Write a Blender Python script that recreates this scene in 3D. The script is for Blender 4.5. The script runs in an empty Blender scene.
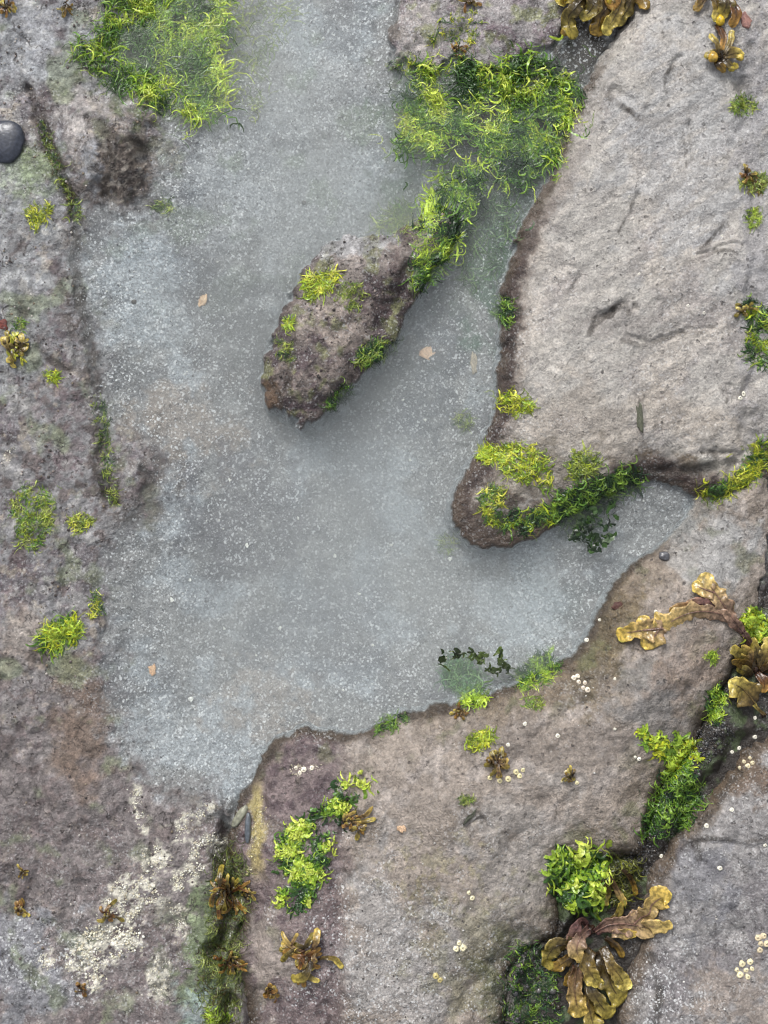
import bpy, math, random
import numpy as np
from mathutils import Vector

R = math.radians
S = 0.001              # metres per photo pixel at water level (z = 0)
CAM_H = 1.30           # camera height above the water
CX, CY = 384.0, 512.0
scene = bpy.context.scene
COL = scene.collection
rng = np.random.default_rng(11)
random.seed(5)

# ------------------------------------------------------------------ numpy helpers
_perm = np.random.default_rng(3).permutation(4096)
_ang = np.random.default_rng(4).random(4096) * 2 * np.pi
_GX, _GY = np.cos(_ang), np.sin(_ang)

def perlin(x, y, seed=0):
    xi = np.floor(x).astype(np.int64); yi = np.floor(y).astype(np.int64)
    xf = x - xi; yf = y - yi
    u = xf * xf * xf * (xf * (xf * 6 - 15) + 10); v = yf * yf * yf * (yf * (yf * 6 - 15) + 10)
    def g(ix, iy, dx, dy):
        h = _perm[(_perm[(ix + seed * 131) & 4095] + iy + seed * 57) & 4095]
        return _GX[h] * dx + _GY[h] * dy
    a = g(xi, yi, xf, yf); b = g(xi + 1, yi, xf - 1, yf)
    c = g(xi, yi + 1, xf, yf - 1); d = g(xi + 1, yi + 1, xf - 1, yf - 1)
    return (a + u * (b - a)) * (1 - v) + (c + u * (d - c)) * v   # about -0.7..0.7

def fbm(x, y, size, octaves=4, seed=0, gain=0.5):
    r = 0.0; a = 1.0; f = 1.0 / size
    for o in range(octaves):
        r = r + a * perlin(x * f, y * f, seed + o * 7); a *= gain; f *= 2.03
    return r

def ridged(x, y, size, octaves=4, seed=0):
    r = 0.0; a = 1.0; f = 1.0 / size
    for o in range(octaves):
        r = r + a * (1 - 2.2 * np.abs(perlin(x * f, y * f, seed + o * 7))); a *= 0.5; f *= 2.1
    return r / 2

def sst(a, b, x):
    t = np.clip((x - a) / (b - a), 0, 1)
    return t * t * (3 - 2 * t)

def lin(c):
    c = np.asarray(c, float) / 255.0
    return np.where(c <= 0.04045, c / 12.92, ((c + 0.055) / 1.055) ** 2.4)

def smooth_poly(pts, n=4, closed=True):
    p = np.asarray(pts, float); N = len(p); out = []
    for i in range(N if closed else N - 1):
        if closed:
            a, b, c, d = p[i - 1], p[i], p[(i + 1) % N], p[(i + 2) % N]
        else:
            a, b, c, d = p[max(i - 1, 0)], p[i], p[i + 1], p[min(i + 2, N - 1)]
        for k in range(n):
            t = k / n
            out.append(0.5 * (2 * b + (c - a) * t + (2 * a - 5 * b + 4 * c - d) * t * t + (3 * b - a - 3 * c + d) * t ** 3))
    if not closed:
        out.append(p[-1])
    return np.array(out)

# coarse lattice on which distances to traced outlines are stored
L0x, L1x, L0y, L1y, LS = -420.0, 1190.0, -420.0, 1450.0, 3.0
LXs = np.arange(L0x, L1x + LS, LS); LYs = np.arange(L0y, L1y + LS, LS)
LX, LY = np.meshgrid(LXs, LYs)

def seg_dist(p, closed):
    if not closed:         # cracks: only the neighbourhood of the line matters
        i0 = int(np.clip((p[:, 0].min() - 70 - L0x) / LS, 0, LX.shape[1] - 2)); i1 = int(np.clip((p[:, 0].max() + 70 - L0x) / LS, i0 + 1, LX.shape[1]))
        j0 = int(np.clip((p[:, 1].min() - 70 - L0y) / LS, 0, LX.shape[0] - 2)); j1 = int(np.clip((p[:, 1].max() + 70 - L0y) / LS, j0 + 1, LX.shape[0]))
        X_, Y_ = LX[j0:j1, i0:i1], LY[j0:j1, i0:i1]; d2 = np.full(X_.shape, 1e12)
        for (x0, y0), (x1, y1) in zip(p[:-1], p[1:]):
            ex, ey = x1 - x0, y1 - y0; t = np.clip(((X_ - x0) * ex + (Y_ - y0) * ey) / (ex * ex + ey * ey + 1e-9), 0, 1)
            d2 = np.minimum(d2, (X_ - x0 - t * ex) ** 2 + (Y_ - y0 - t * ey) ** 2)
        out = np.full(LX.shape, 70.0); out[j0:j1, i0:i1] = np.sqrt(d2); return out
    q = np.vstack([p, p[:1]])
    d2 = np.full(LX.shape, 1e12); ins = np.zeros(LX.shape, bool)
    for (x0, y0), (x1, y1) in zip(q[:-1], q[1:]):
        ex, ey = x1 - x0, y1 - y0; l2 = ex * ex + ey * ey + 1e-9
        t = np.clip(((LX - x0) * ex + (LY - y0) * ey) / l2, 0, 1)
        d2 = np.minimum(d2, (LX - x0 - t * ex) ** 2 + (LY - y0 - t * ey) ** 2)
        if closed and y0 != y1:
            cr = ((y0 > LY) != (y1 > LY)) & (LX < (x1 - x0) * (LY - y0) / (y1 - y0) + x0)
            ins ^= cr
    d = np.sqrt(d2)
    return np.where(ins, d, -d) if closed else d

def lat(field, x, y):
    fx = np.clip((x - L0x) / LS, 0, field.shape[1] - 1.001); fy = np.clip((y - L0y) / LS, 0, field.shape[0] - 1.001)
    ix = fx.astype(int); iy = fy.astype(int); tx = fx - ix; ty = fy - iy
    return (field[iy, ix] * (1 - tx) + field[iy, ix + 1] * tx) * (1 - ty) + (field[iy + 1, ix] * (1 - tx) + field[iy + 1, ix + 1] * tx) * ty

class Shape:
    """A traced outline (closed, positive inside) or line (open, distance)."""
    def __init__(self, pts, closed=True, n=4):
        self.f = seg_dist(smooth_poly(pts, n, closed), closed)
    def d(self, x, y, warp=0.0, size=30.0, seed=0):
        if warp:
            x, y = x + warp * fbm(x, y, size, 3, seed), y + warp * fbm(x, y, size, 3, seed + 50)
        return lat(self.f, x, y)

# ------------------------------------------------------------------ traced outlines (photo pixels = millimetres)
POOL = Shape([(165, -300), (150, -60), (135, -5), (108, 12), (88, 50), (108, 85), (140, 104), (160, 118), (167, 138), (158, 165), (147, 192), (127, 218), (106, 214), (84, 210), (75, 250),
              (82, 300), (93, 350), (97, 395), (112, 425), (142, 448), (152, 476), (142, 506), (122, 526), (102, 556), (98, 600), (98, 650), (104, 690), (113, 730),
              (132, 764), (165, 788), (200, 800), (228, 808), (242, 830), (255, 825), (290, 800), (450, 760), (600, 720), (680, 610), (735, 540),
              (745, 500), (730, 470), (660, 460), (560, 440), (560, 300), (585, 200), (620, 100), (605, 45), (570, 40), (500, 60), (410, 50),
              (402, 20), (395, -60), (395, -300)])
SLAB = [(650, -300), (645, -80), (638, 0), (620, 30), (598, 62), (576, 110), (560, 150), (545, 185), (525, 220), (511, 258), (502, 300), (499, 360),
        (494, 410), (480, 450), (463, 480), (455, 505), (458, 530), (475, 546), (500, 549), (545, 533), (572, 512), (605, 497), (628, 484),
        (650, 482), (672, 484), (700, 497), (735, 500), (765, 490), (800, 470), (1180, 440), (1180, -300)]
ISLAND = [(290, 416), (272, 408), (263, 385), (264, 362), (272, 340), (280, 318), (292, 292), (304, 268), (322, 248), (346, 236), (376, 236), (402, 230),
          (428, 212), (446, 206), (458, 222), (450, 248), (430, 278), (413, 302), (395, 335), (378, 360), (352, 384), (330, 408), (312, 424)]
LEDGE = [(234, 812), (244, 790), (258, 764), (272, 744), (290, 732), (312, 728), (340, 735), (370, 729), (400, 716), (440, 706), (470, 700), (500, 690), (530, 678), (558, 663),
         (584, 642), (600, 612), (612, 590), (626, 568), (645, 556), (668, 543), (684, 524), (696, 506), (708, 484), (760, 470), (772, 510), (764, 560), (756, 610), (744, 650),
         (724, 690), (704, 722), (690, 752), (664, 782), (648, 830), (640, 856), (610, 858), (575, 866), (558, 886), (556, 930), (530, 950), (510, 968), (506, 1010), (500, 1100), (490, 1440),
         (225, 1440), (240, 1100), (250, 1010), (232, 955), (246, 905), (230, 860)]
CORNER = [(1180, 600), (900, 690), (800, 722), (768, 740), (745, 760), (720, 788), (694, 820), (670, 850), (652, 880), (646, 915), (642, 950), (628, 985), (616, 1040), (600, 1100),
          (590, 1440), (1180, 1440)]
TOPROCK = [(404, -300), (402, -60), (398, 0), (396, 30), (391, 52), (405, 64), (425, 69), (445, 67), (463, 60), (478, 68), (494, 76), (515, 70), (540, 60), (556, 44), (563, 20), (562, -60), (570, -300)]

PARAM = {  # height mm, rise length, edge steepness, roughness mm, seed
    'slab': (30, 22, 2.2, 0.55, 21), 'island': (22, 26, 1.8, 0.75, 22), 'ledge': (30, 30, 2.0, 0.9, 23),
    'corner': (26, 20, 2.0, 0.8, 24), 'toprock': (7, 34, 1.8, 0.9, 25)}
OUT = {'slab': Shape(SLAB), 'island': Shape(ISLAND), 'ledge': Shape(LEDGE), 'corner': Shape(CORNER), 'toprock': Shape(TOPROCK)}

CRACKS = {
    'slab': [([(664, 30), (665, 45), (664, 60)], 3, 2.2), ([(673, 66), (666, 76), (666, 92)], 3, 2.5), ([(684, 130), (685, 150), (686, 168)], 3.5, 2.2), ([(632, 200), (628, 215), (618, 232)], 3, 2.4),
             ([(590, 330), (600, 318), (612, 312), (624, 304), (628, 312)], 4.5, 4), ([(622, 340), (645, 345), (680, 335), (705, 333)], 2.5, 3), ([(700, 452), (720, 453), (738, 455)], 3.5, 2.5),
             ([(690, 262), (705, 256), (722, 250), (735, 252)], 3, 2.5), ([(742, 60), (738, 130), (746, 200), (744, 290), (750, 360), (738, 400), (742, 450)], 5, 9),
             ([(690, -20), (700, 15), (715, 45), (728, 72), (738, 110)], 5, 10), ([(608, 97), (616, 104), (624, 108), (640, 118)], 4, 5), ([(568, 272), (575, 276), (573, 286), (567, 294)], 2.5, 3),
             ([(640, 400), (640, 425)], 3.5, 3), ([(700, 250), (715, 236), (724, 226)], 2.5, 4), ([(742, 385), (738, 400)], 3, 4), ([(650, 472), (690, 470), (730, 462)], 4, 7),
             ([(560, 250), (556, 300), (552, 340)], 1.3, 8), ([(720, 388), (728, 390), (726, 402)], 2, 2.5)],
    'ledge': [([(612, 690), (600, 720), (620, 760)], 2, 8), ([(512, 760), (560, 715), (600, 690), (640, 640)], 3, 10), ([(360, 738), (370, 760), (356, 790), (345, 830), (340, 880), (338, 960), (332, 1030)], 6, 12),
              ([(618, 690), (612, 640), (632, 600), (640, 570)], 3, 9), ([(470, 905), (500, 850), (540, 800), (556, 770)], 2.5, 12), ([(464, 824), (476, 812), (488, 822)], 2.5, 2.5), ([(440, 1020), (480, 980), (520, 930)], 4, 14),
              ([(725, 560), (722, 580), (716, 590)], 2, 2), ([(268, 760), (262, 800), (258, 850), (262, 900), (255, 960)], 4, 8), ([(655, 700), (680, 690), (700, 670)], 2, 8)],
    'corner': [([(690, 842), (720, 838), (745, 842), (770, 836)], 2.5, 4), ([(694, 842), (700, 860)], 3, 4), ([(668, 990), (680, 960), (720, 930), (770, 920)], 2, 10), ([(740, 770), (720, 800), (704, 824)], 4, 5), ([(650, 955), (660, 985), (655, 1030)], 2.5, 6)],
    'island': [([(280, 318), (286, 322), (294, 340), (288, 372), (290, 400)], 3, 6), ([(330, 250), (345, 290), (375, 310), (398, 300)], 3, 10), ([(400, 240), (408, 270), (400, 300), (378, 330)], 4, 9), ([(270, 380), (280, 400), (284, 412)], 2.5, 3)],
    'toprock': [([(400, 40), (430, 45), (455, 40), (470, 20), (480, 0)], 3, 9), ([(500, 74), (520, 40), (540, 0)], 3, 9)],
    'ground': [([(100, 120), (110, 150), (104, 195)], 3, 6), ([(88, 122), (128, 140), (150, 150)], 3, 6), ([(30, 90), (42, 118), (52, 150), (64, 180), (74, 203), (78, 240), (74, 262), (80, 300), (92, 350), (98, 400), (104, 440), (100, 470), (112, 505)], 4.5, 6), ([(142, 470), (150, 480), (140, 510), (132, 520)], 4, 7),
               ([(4, 660), (30, 690), (20, 740), (0, 770)], 4, 12), ([(234, 800), (224, 850), (236, 900), (216, 955), (230, 1010), (216, 1200)], 13, 11),
               ([(0, 455), (30, 470), (60, 520), (70, 560), (55, 620)], 3, 8), ([(36, 660), (60, 700), (40, 760), (50, 830), (30, 900)], 3, 10), ([(80, 880), (60, 930), (40, 970), (20, 1030)], 2.5, 10),
               ([(20, 300), (40, 350), (70, 372)], 2.5, 6), ([(180, 905), (175, 950), (190, 1020)], 3, 8)],
}
CR = {k: [(Shape(p, False, 5), dep, w) for p, dep, w in v] for k, v in CRACKS.items()}
LOW = Shape([(1180, 560), (860, 660), (800, 690), (760, 720), (720, 750), (690, 790), (665, 830), (640, 860), (600, 890), (570, 920), (540, 950), (520, 1000), (520, 1440), (600, 1440), (640, 1000), (660, 920), (690, 850),
             (740, 790), (790, 750), (1180, 650)])
GAP = Shape([(752, 500), (775, 490), (800, 500), (800, 720), (760, 730), (735, 700), (748, 640), (762, 590), (758, 540)])

BAND = Shape([(40, 118), (56, 156), (72, 196), (76, 240), (76, 300), (90, 350), (98, 400), (104, 450), (112, 500), (128, 520)], False, 5)

def crack_depth(kind, x, y, wmax=99):
    out = np.zeros_like(x)
    for i, (sh, dep, w) in enumerate(CR.get(kind, [])):
        if w > wmax: continue
        m = sh.d(x, y) < 2.6 * w + 14
        if not m.any(): continue
        xm, ym = x[m], y[m]
        d = sh.d(xm, ym, 3.0, 18, 90 + i)
        ww = w * 0.8 * (0.6 + 0.8 * np.clip(0.5 + fbm(xm, ym, 15, 2, 170 + i), 0, 1))
        out[m] -= dep * 1.25 * np.exp(-(d / ww) ** 2) * (0.45 + 1.0 * np.clip(0.5 + fbm(xm, ym, 26, 2, 140 + i), 0, 1))
    return out

CRUST_P = [
    [(113, 882), (132, 874), (148, 882), (165, 902), (160, 908), (144, 904), (138, 924), (142, 948), (124, 954), (108, 968), (98, 990), (88, 988), (84, 972), (68, 970), (70, 942), (88, 930), (94, 918), (108, 900)],
    [(172, 886), (176, 874), (186, 868), (190, 850), (200, 838), (222, 834), (226, 846), (216, 858), (214, 846), (202, 848), (196, 862), (204, 868), (196, 878), (180, 890)],
    [(176, 832), (182, 816), (196, 810), (210, 802), (212, 808), (200, 818), (188, 822), (184, 836), (178, 842)],
    [(132, 792), (140, 788), (140, 806), (146, 822), (140, 830), (134, 818)],
    [(140, 862), (150, 846), (170, 854), (172, 868), (160, 872), (150, 880)],
    [(40, 956), (52, 952), (56, 962), (48, 968), (40, 966)],
    [(172, 906), (180, 904), (186, 924), (178, 940), (174, 930)],
    [(150, 962), (166, 958), (172, 980), (160, 1000), (150, 990)],
    [(258, 796), (266, 800), (262, 830), (256, 860), (250, 880), (246, 870), (252, 840)],
    [(288, 772), (296, 764), (320, 764), (322, 770), (300, 776)],
    [(4, 452), (14, 446), (18, 450), (8, 462)],
]
CRUST_SH = [Shape(p) for p in CRUST_P[:8]]

def pool_d(x, y):
    return POOL.d(x, y, 17.0, 40, 1) + 5 * fbm(x, y, 14, 3, 2, 0.6)

def h_ground(x, y):
    d = pool_d(x, y)
    dl = POOL.d(x, y)
    bed = -(0.8 + 11 * (1 - np.exp(-np.maximum(dl, 0) / 80)))
    # the three toes and the heel are deeper, the sandy top left is a thin film
    deep = np.exp(-(((x - 470) / 60) ** 2 + ((y - 330) / 190) ** 2)) * 13 + np.exp(-(((x - 360) / 130) ** 2 + ((y - 570) / 120) ** 2)) * 7 \
        + np.exp(-(((x - 560) / 80) ** 2 + ((y - 575) / 60) ** 2)) * 6
    film = np.exp(-(((x - 220) / 160) ** 2 + ((y - 170) / 260) ** 2)) * 6 + np.exp(-(((x - 170) / 60) ** 2 + ((y - 450) / 60) ** 2)) * 5
    inside = bed - deep + film + 1.1 * fbm(x, y, 60, 4, 5) + 0.22 * fbm(x, y, 7, 2, 6)
    inside = np.minimum(inside, -0.9 - 0.4 * fbm(x, y, 20, 2, 15))
    o = np.maximum(-d, 0)
    kb = np.exp(-(((x - 122) / 42) ** 2 + ((y - 150) / 58) ** 2))
    rough = 2.6 * fbm(x, y, 70, 5, 8, 0.55) + (1.8 + 2.2 * kb) * ridged(x, y, 20, 4, 9) + (1.5 + 1.2 * kb) * fbm(x, y, 9, 3, 14, 0.65) * sst(-0.3, 0.3, fbm(x, y, 50, 3, 16)) + 2.2 * np.maximum(fbm(x, y, 32, 3, 12), 0) + 0.5 * fbm(x, y, 5, 2, 13)
    outside = 0.4 + 9 * (1 - np.exp(-o / 110)) + 27 * np.exp(-(((x - 118) / 30) ** 2 + ((y - 146) / 44) ** 2)) * sst(0, 30, o) + rough * sst(0, 16, o) + crack_depth('ground', x, y) * sst(-2, 12, o)
    step = sst(-5, 5, fbm(x, y, 120, 3, 33) * 40 + (60 - x) * 0.12)
    outside = outside + 4 * step * sst(10, 40, o)
    h = np.where(d > 0, np.minimum(inside, -d * 0.25 - 0.2), outside)
    h = h * sst(0, 3, np.abs(d)) + np.where(d > 0, -0.6, 0.6) * (1 - sst(0, 3, np.abs(d)))
    lo = np.maximum(sst(-10, 14, LOW.d(x, y, 10, 30, 17)), sst(-8, 8, GAP.d(x, y, 6, 30, 18)))
    h = h * (1 - lo) + lo * (-9 + 3.0 * fbm(x, y, 24, 4, 19))
    for k in OUT:          # the bedrock passes beneath the separate rocks
        m = sst(-7, 2, OUT[k].d(x, y)); h = h * (1 - m) + m * np.minimum(h, -7)
    return h

def h_rock(kind, x, y):
    H, tau, steep, rgh, seed = PARAM[kind]
    d = OUT[kind].d(x, y, {'island': 8.0, 'toprock': 20.0}.get(kind, 6.0), 34 if kind == 'toprock' else 20, seed) + (2.4 if kind == 'island' else 1.4) * fbm(x, y, 9, 3, seed + 3, 0.6)
    t = tau
    if kind == 'slab':     # blunt rounded nose at lower left, sharp lip along the toe
        nose = np.exp(-(((x - 510) / 70) ** 2 + ((y - 500) / 60) ** 2))
        t = 13 + 42 * nose + 25 * sst(560, 700, x) * sst(300, 470, y)
        H = 30 - 4 * nose
    if kind == 'ledge':    # nearly flush with the water beside the inlet
        flat = np.exp(-(((x - 712) / 75) ** 2 + ((y - 520) / 55) ** 2))
        t = 34 + 130 * flat + 30 * np.exp(-(((x - 300) / 60) ** 2 + ((y - 760) / 60) ** 2))
        H = 32 - 8 * flat
    if kind == 'island':
        t = 20 + 20 * sst(430, 300, x - (y - 300) * 0.5)
    dp = np.maximum(d, 0)
    body = H * (1 - np.exp(-dp / t))
    n = fbm(x, y, 110, 5, seed, 0.5) * 8.0 + rgh * (1.5 * fbm(x, y, 30, 4, seed + 1, 0.6) + 0.7 * ridged(x, y, 13, 3, seed + 2)) + rgh * 0.85 * fbm(x, y, 7.5, 3, seed + 5, 0.65)
    if kind == 'slab':     # faint slanting bedding and hammered dimples
        u = x * 0.85 - y * 0.52; v = x * 0.52 + y * 0.85
        n = n + 1.3 * fbm(u / 2.4, v, 14, 4, 61) + 0.5 * ridged(u / 1.6, v, 22, 3, 62)
        n = n + 2.5 * sst(0, 18, (x - 742) + 10 * fbm(x, y, 40, 2, 63)) * -1.5
    if kind == 'ledge':
        u = x * 0.86 - y * 0.5; v = x * 0.5 + y * 0.86
        n = n + 1.1 * fbm(u / 2.8, v, 15, 4, 71)
        n = n + 11 * np.exp(-(((x - 640) / 50) ** 2 + ((y - 690) / 42) ** 2)) - 8 * np.exp(-(((x - 585) / 30) ** 2 + ((y - 690) / 40) ** 2))
        n = n - 5 * sst(352, 325, x + 8 * fbm(x, y, 40, 2, 73)) * sst(740, 790, y)
    if kind == 'island':
        n = n + 1.8 * ridged(x, y, 26, 4, 81)
    n = n + crack_depth(kind, x, y)
    fade = sst(0, 16, dp)
    h = np.where(d > 0, body + n * fade + 0.15, d * 5.0)
    return h

# ------------------------------------------------------------------ lattice of the terrain meshes
def axis(a, b, lo, hi, step=1.35, grow=1.13):
    core = list(np.arange(a, b, step)); s = step; r = [core[-1]]
    while r[-1] < hi:
        s = min(s * grow, 60); r.append(r[-1] + s)
    s = step; l = [core[0]]
    while l[-1] > lo:
        s = min(s * grow, 60); l.append(l[-1] - s)
    return np.array(l[:0:-1] + core + r[1:])
AX = axis(-25, 795, -3200, 4000); AY = axis(-25, 1050, -3200, 4200)
GX, GY = np.meshgrid(AX, AY)
HG = h_ground(GX, GY)
HR = {k: h_rock(k, GX, GY) for k in OUT}
HT = HG.copy()
for k in HR:
    HT = np.maximum(HT, HR[k])

def height(x, y):
    """height in mm of whatever rock lies at plan position (x, y)"""
    x = np.atleast_1d(np.asarray(x, float)); y = np.atleast_1d(np.asarray(y, float))
    ix = np.clip(np.searchsorted(AX, x) - 1, 0, len(AX) - 2); iy = np.clip(np.searchsorted(AY, y) - 1, 0, len(AY) - 2)
    tx = (x - AX[ix]) / (AX[ix + 1] - AX[ix]); ty = (y - AY[iy]) / (AY[iy + 1] - AY[iy])
    return (HT[iy, ix] * (1 - tx) + HT[iy, ix + 1] * tx) * (1 - ty) + (HT[iy + 1, ix] * (1 - tx) + HT[iy + 1, ix + 1] * tx) * ty

HM = CAM_H * 1000
def plan(px, py, lift=0.0):
    """photo pixel -> plan position and height (mm) of the surface seen there, plus a lift"""
    px = np.atleast_1d(np.asarray(px, float)); py = np.atleast_1d(np.asarray(py, float))
    z = np.zeros_like(px)
    for _ in range(4):
        k = (HM - z) / HM
        x = CX + (px - CX) * k; y = CY + (py - CY) * k
        z = height(x, y) + lift
    return x, y, z

def world(x, y, z):
    return np.stack([(x - CX) * S, (CY - y) * S, z * S], -1)

# ------------------------------------------------------------------ colour of the rock, layer over layer
def mixc(c, col, m):
    m = np.clip(m, 0, 1)[..., None]
    return c * (1 - m) + lin(col) * m

def blob(x, y, cx, cy, rx, ry, warp=0.5, size=25, seed=0):
    r = np.sqrt(((x - cx) / rx) ** 2 + ((y - cy) / ry) ** 2)
    out = np.zeros_like(x); m = r < 1.9
    out[m] = sst(1.15, 0.45, r[m] + 1.3 * warp * fbm(x[m], y[m], size, 5, seed, 0.62))
    return out

def colour(kind, x, y, h):
    k = HM / (HM - h)
    x = CX + (x - CX) * k; y = CY + (y - CY) * k
    n1 = fbm(x, y, 90, 5, 201, 0.55); n2 = fbm(x, y, 28, 4, 202, 0.6); n3 = fbm(x, y, 9, 3, 203, 0.6); n4 = ridged(x, y, 22, 4, 204)
    n5 = fbm(x, y, 3.6, 2, 205)
    pm = np.zeros_like(x); grain = np.zeros_like(x); wet = np.full_like(x, 0.35); dark = np.zeros_like(x)
    if kind == 'ground':
        d = pool_d(x, y)
        c = np.ones(x.shape + (3,)) * lin((124, 123, 124))
        c = mixc(c, (106, 101, 104), sst(0.0, 0.2, n1 + 0.25 * n3))
        c = mixc(c, (152, 150, 147), sst(0.1, 0.34, n2 + 0.2 * n3) * 0.6)
        c = mixc(c, (86, 76, 74), sst(0.16, 0.36, -n2 + 0.5 * n3) * 0.8)
        c = mixc(c, (76, 62, 66), sst(0.1, 0.2, fbm(x, y, 13, 4, 261, 0.7)) * sst(0.0, 0.25, fbm(x, y, 60, 3, 262)) * 0.7)
        c = mixc(c, (156, 147, 134), sst(0.24, 0.32, fbm(x, y, 17, 4, 263, 0.65)) * sst(-0.05, 0.2, fbm(x, y, 70, 3, 264)) * 0.6)
        # purple-brown rock lower left, browner under the pool's heel
        c = mixc(c, (108, 98, 96), sst(600, 760, y + 60 * n1) * 0.7)
        c = mixc(c, (108, 92, 80), blob(x, y, 82, 725, 34, 75, 0.5, 30, 211) * 0.8)
        c = mixc(c, (150, 138, 128), blob(x, y, 20, 640, 30, 40, 0.6, 30, 212) * 0.6)
        c = mixc(c, (148, 152, 154), blob(x, y, 10, 250, 60, 150, 0.9, 45, 213) * 0.5)
        c = mixc(c, (150, 154, 158), blob(x, y, 30, 40, 70, 45, 0.8, 40, 214) * 0.6)
        c = mixc(c, (128, 132, 138), blob(x, y, 20, 960, 60, 60, 0.9, 35, 215) * 0.6)
        c = mixc(c, (88, 74, 78), blob(x, y, 62, 400, 40, 120, 0.9, 30, 216) * 0.6 * sst(-0.2, 0.3, n3 + n2))
        c = mixc(c, (82, 68, 70), blob(x, y, 150, 480, 22, 40, 0.8, 22, 217) * 0.75)
        c = mixc(c, (158, 152, 148), blob(x, y, 92, 122, 45, 34, 0.9, 22, 381) * 0.6)  # bump shading painted into the colour: light top, dark lower right flank below
        c = mixc(c, (150, 154, 160), blob(x, y, 90, 165, 12, 28, 0.7, 14, 382) * 0.6)
        c = mixc(c, (98, 86, 76), blob(x, y, 130, 165, 42, 54, 0.7, 20, 383) * sst(-0.2, 0.0, n2 + 0.6 * n3 + 0.1) * 0.85)
        c = mixc(c, (56, 48, 44), blob(x, y, 133, 172, 42, 52, 0.7, 20, 384) * sst(0.0, 0.1, fbm(x, y, 10, 4, 385, 0.7) + 0.06) * 0.9)  # shaded flank of the bump painted dark, broken into crumbs
        c = mixc(c, (150, 142, 132), blob(x, y, 120, 160, 44, 54, 0.7, 20, 386) * sst(0.16, 0.24, fbm(x, y, 9, 4, 387, 0.7)) * 0.8)
        c = mixc(c, (112, 122, 92), sst(0.16, 0.42, fbm(x, y, 46, 4, 218)) * 0.55 * sst(210, 110, x))
        c = mixc(c, (120, 135, 100), blob(x, y, 25, 170, 45, 30, 0.8, 20, 219) * 0.5)
        c = mixc(c, (60, 62, 40), blob(x, y, 232, 930, 30, 150, 0.8, 26, 220) * 0.7)
        c = mixc(c, (104, 120, 84), blob(x, y, 205, 960, 34, 80, 0.9, 24, 221) * 0.7)
        c = mixc(c, (140, 156, 156), blob(x, y, 200, 1010, 25, 30, 0.7, 20, 222) * 0.6)
        bd = BAND.d(x, y, 14, 30, 270)
        c = mixc(c, (86, 76, 72), sst(22, 6, bd) * sst(-0.05, 0.2, n2 + 0.5 * n3 + 0.06) * 0.75)
        c = mixc(c, (56, 50, 46), sst(16, 3, bd) * sst(0.0, 0.14, n3 + 0.3 * n2) * 0.8)
        for sh in CRUST_SH:
            cd_ = sh.d(x, y, 7, 12, 271)
            cm_ = sst(-6, 5, cd_ + 11 * fbm(x, y, 9, 3, 272)) * sst(-0.04, 0.06, fbm(x, y, 12, 4, 273, 0.65) + 0.05)
            c = mixc(c, (196, 192, 178), cm_ * 0.9)
        # pool bed: pale shell sand over grey silt, bare beige rock and green growth showing through
        s = np.ones(x.shape + (3,)) * lin((144, 142, 140))
        s = mixc(s, (166, 170, 173), sst(0.0, 0.35, fbm(x, y, 70, 4, 231)) * 0.8)
        s = mixc(s, (106, 106, 110), sst(0.0, 0.4, fbm(x, y, 80, 4, 232, 0.5)) * 0.6)
        s = mixc(s, (172, 172, 172), blob(x, y, 265, 170, 150, 130, 0.8, 60, 233) * 0.65)
        s = mixc(s, (182, 187, 190), blob(x, y, 130, 290, 60, 55, 0.7, 40, 234) * 0.65)
        s = mixc(s, (178, 182, 185), blob(x, y, 195, 740, 90, 60, 0.8, 40, 242) * 0.6)
        s = mixc(s, (150, 136, 124), blob(x, y, 185, 425, 70, 45, 0.9, 30, 235) * 0.8)
        s = mixc(s, (154, 142, 132), blob(x, y, 262, 700, 50, 42, 0.9, 30, 236) * 0.75)
        s = mixc(s, (96, 94, 95), blob(x, y, 250, 345, 55, 75, 0.9, 30, 237) * 0.75)
        s = mixc(s, (100, 97, 101), blob(x, y, 240, 520, 75, 60, 0.9, 34, 245) * 0.7)
        s = mixc(s, (104, 104, 108), blob(x, y, 320, 640, 70, 50, 0.9, 34, 246) * 0.6)
        s = mixc(s, (112, 102, 94), blob(x, y, 140, 470, 40, 50, 0.9, 22, 247) * 0.7)
        s = mixc(s, (88, 91, 97), blob(x, y, 425, 350, 34, 120, 0.7, 40, 238) * 0.7)  # shadow to the right of the island, painted onto the bed
        s = mixc(s, (84, 106, 90), blob(x, y, 488, 255, 44, 85, 0.7, 30, 239) * 0.95)
        s = mixc(s, (92, 116, 92), blob(x, y, 470, 150, 90, 80, 0.8, 30, 240) * 0.65)
        s = mixc(s, (120, 134, 104), sst(0.14, 0.4, fbm(x, y, 50, 4, 241)) * 0.45 * sst(420, 150, y))
        s = mixc(s, (94, 104, 104), blob(x, y, 545, 600, 50, 28, 0.8, 30, 243) * 0.5)
        s = mixc(s, (184, 188, 190), blob(x, y, 520, 600, 60, 50, 0.9, 28, 244) * 0.55)
        s = mixc(s, (62, 78, 62), blob(x, y, 585, 528, 26, 22, 0.7, 12, 253) * 0.8)
        s = s * np.array([0.74, 0.765, 0.78]) * (1 + 0.06 * n3[..., None])
        m = sst(-20, 30, d + 26 * n2 + 16 * n3 + 34 * sst(200, 320, x)); pm = m
        c = c * (1 - m[..., None]) + s * m[..., None]
        grain = np.maximum(m * (0.75 + 0.5 * n2), 0.30 * sst(-0.1, 0.3, n1))
        grain = np.maximum(grain, 0.7 * blob(x, y, 45, 965, 75, 50, 0.9, 30, 251))
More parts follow.
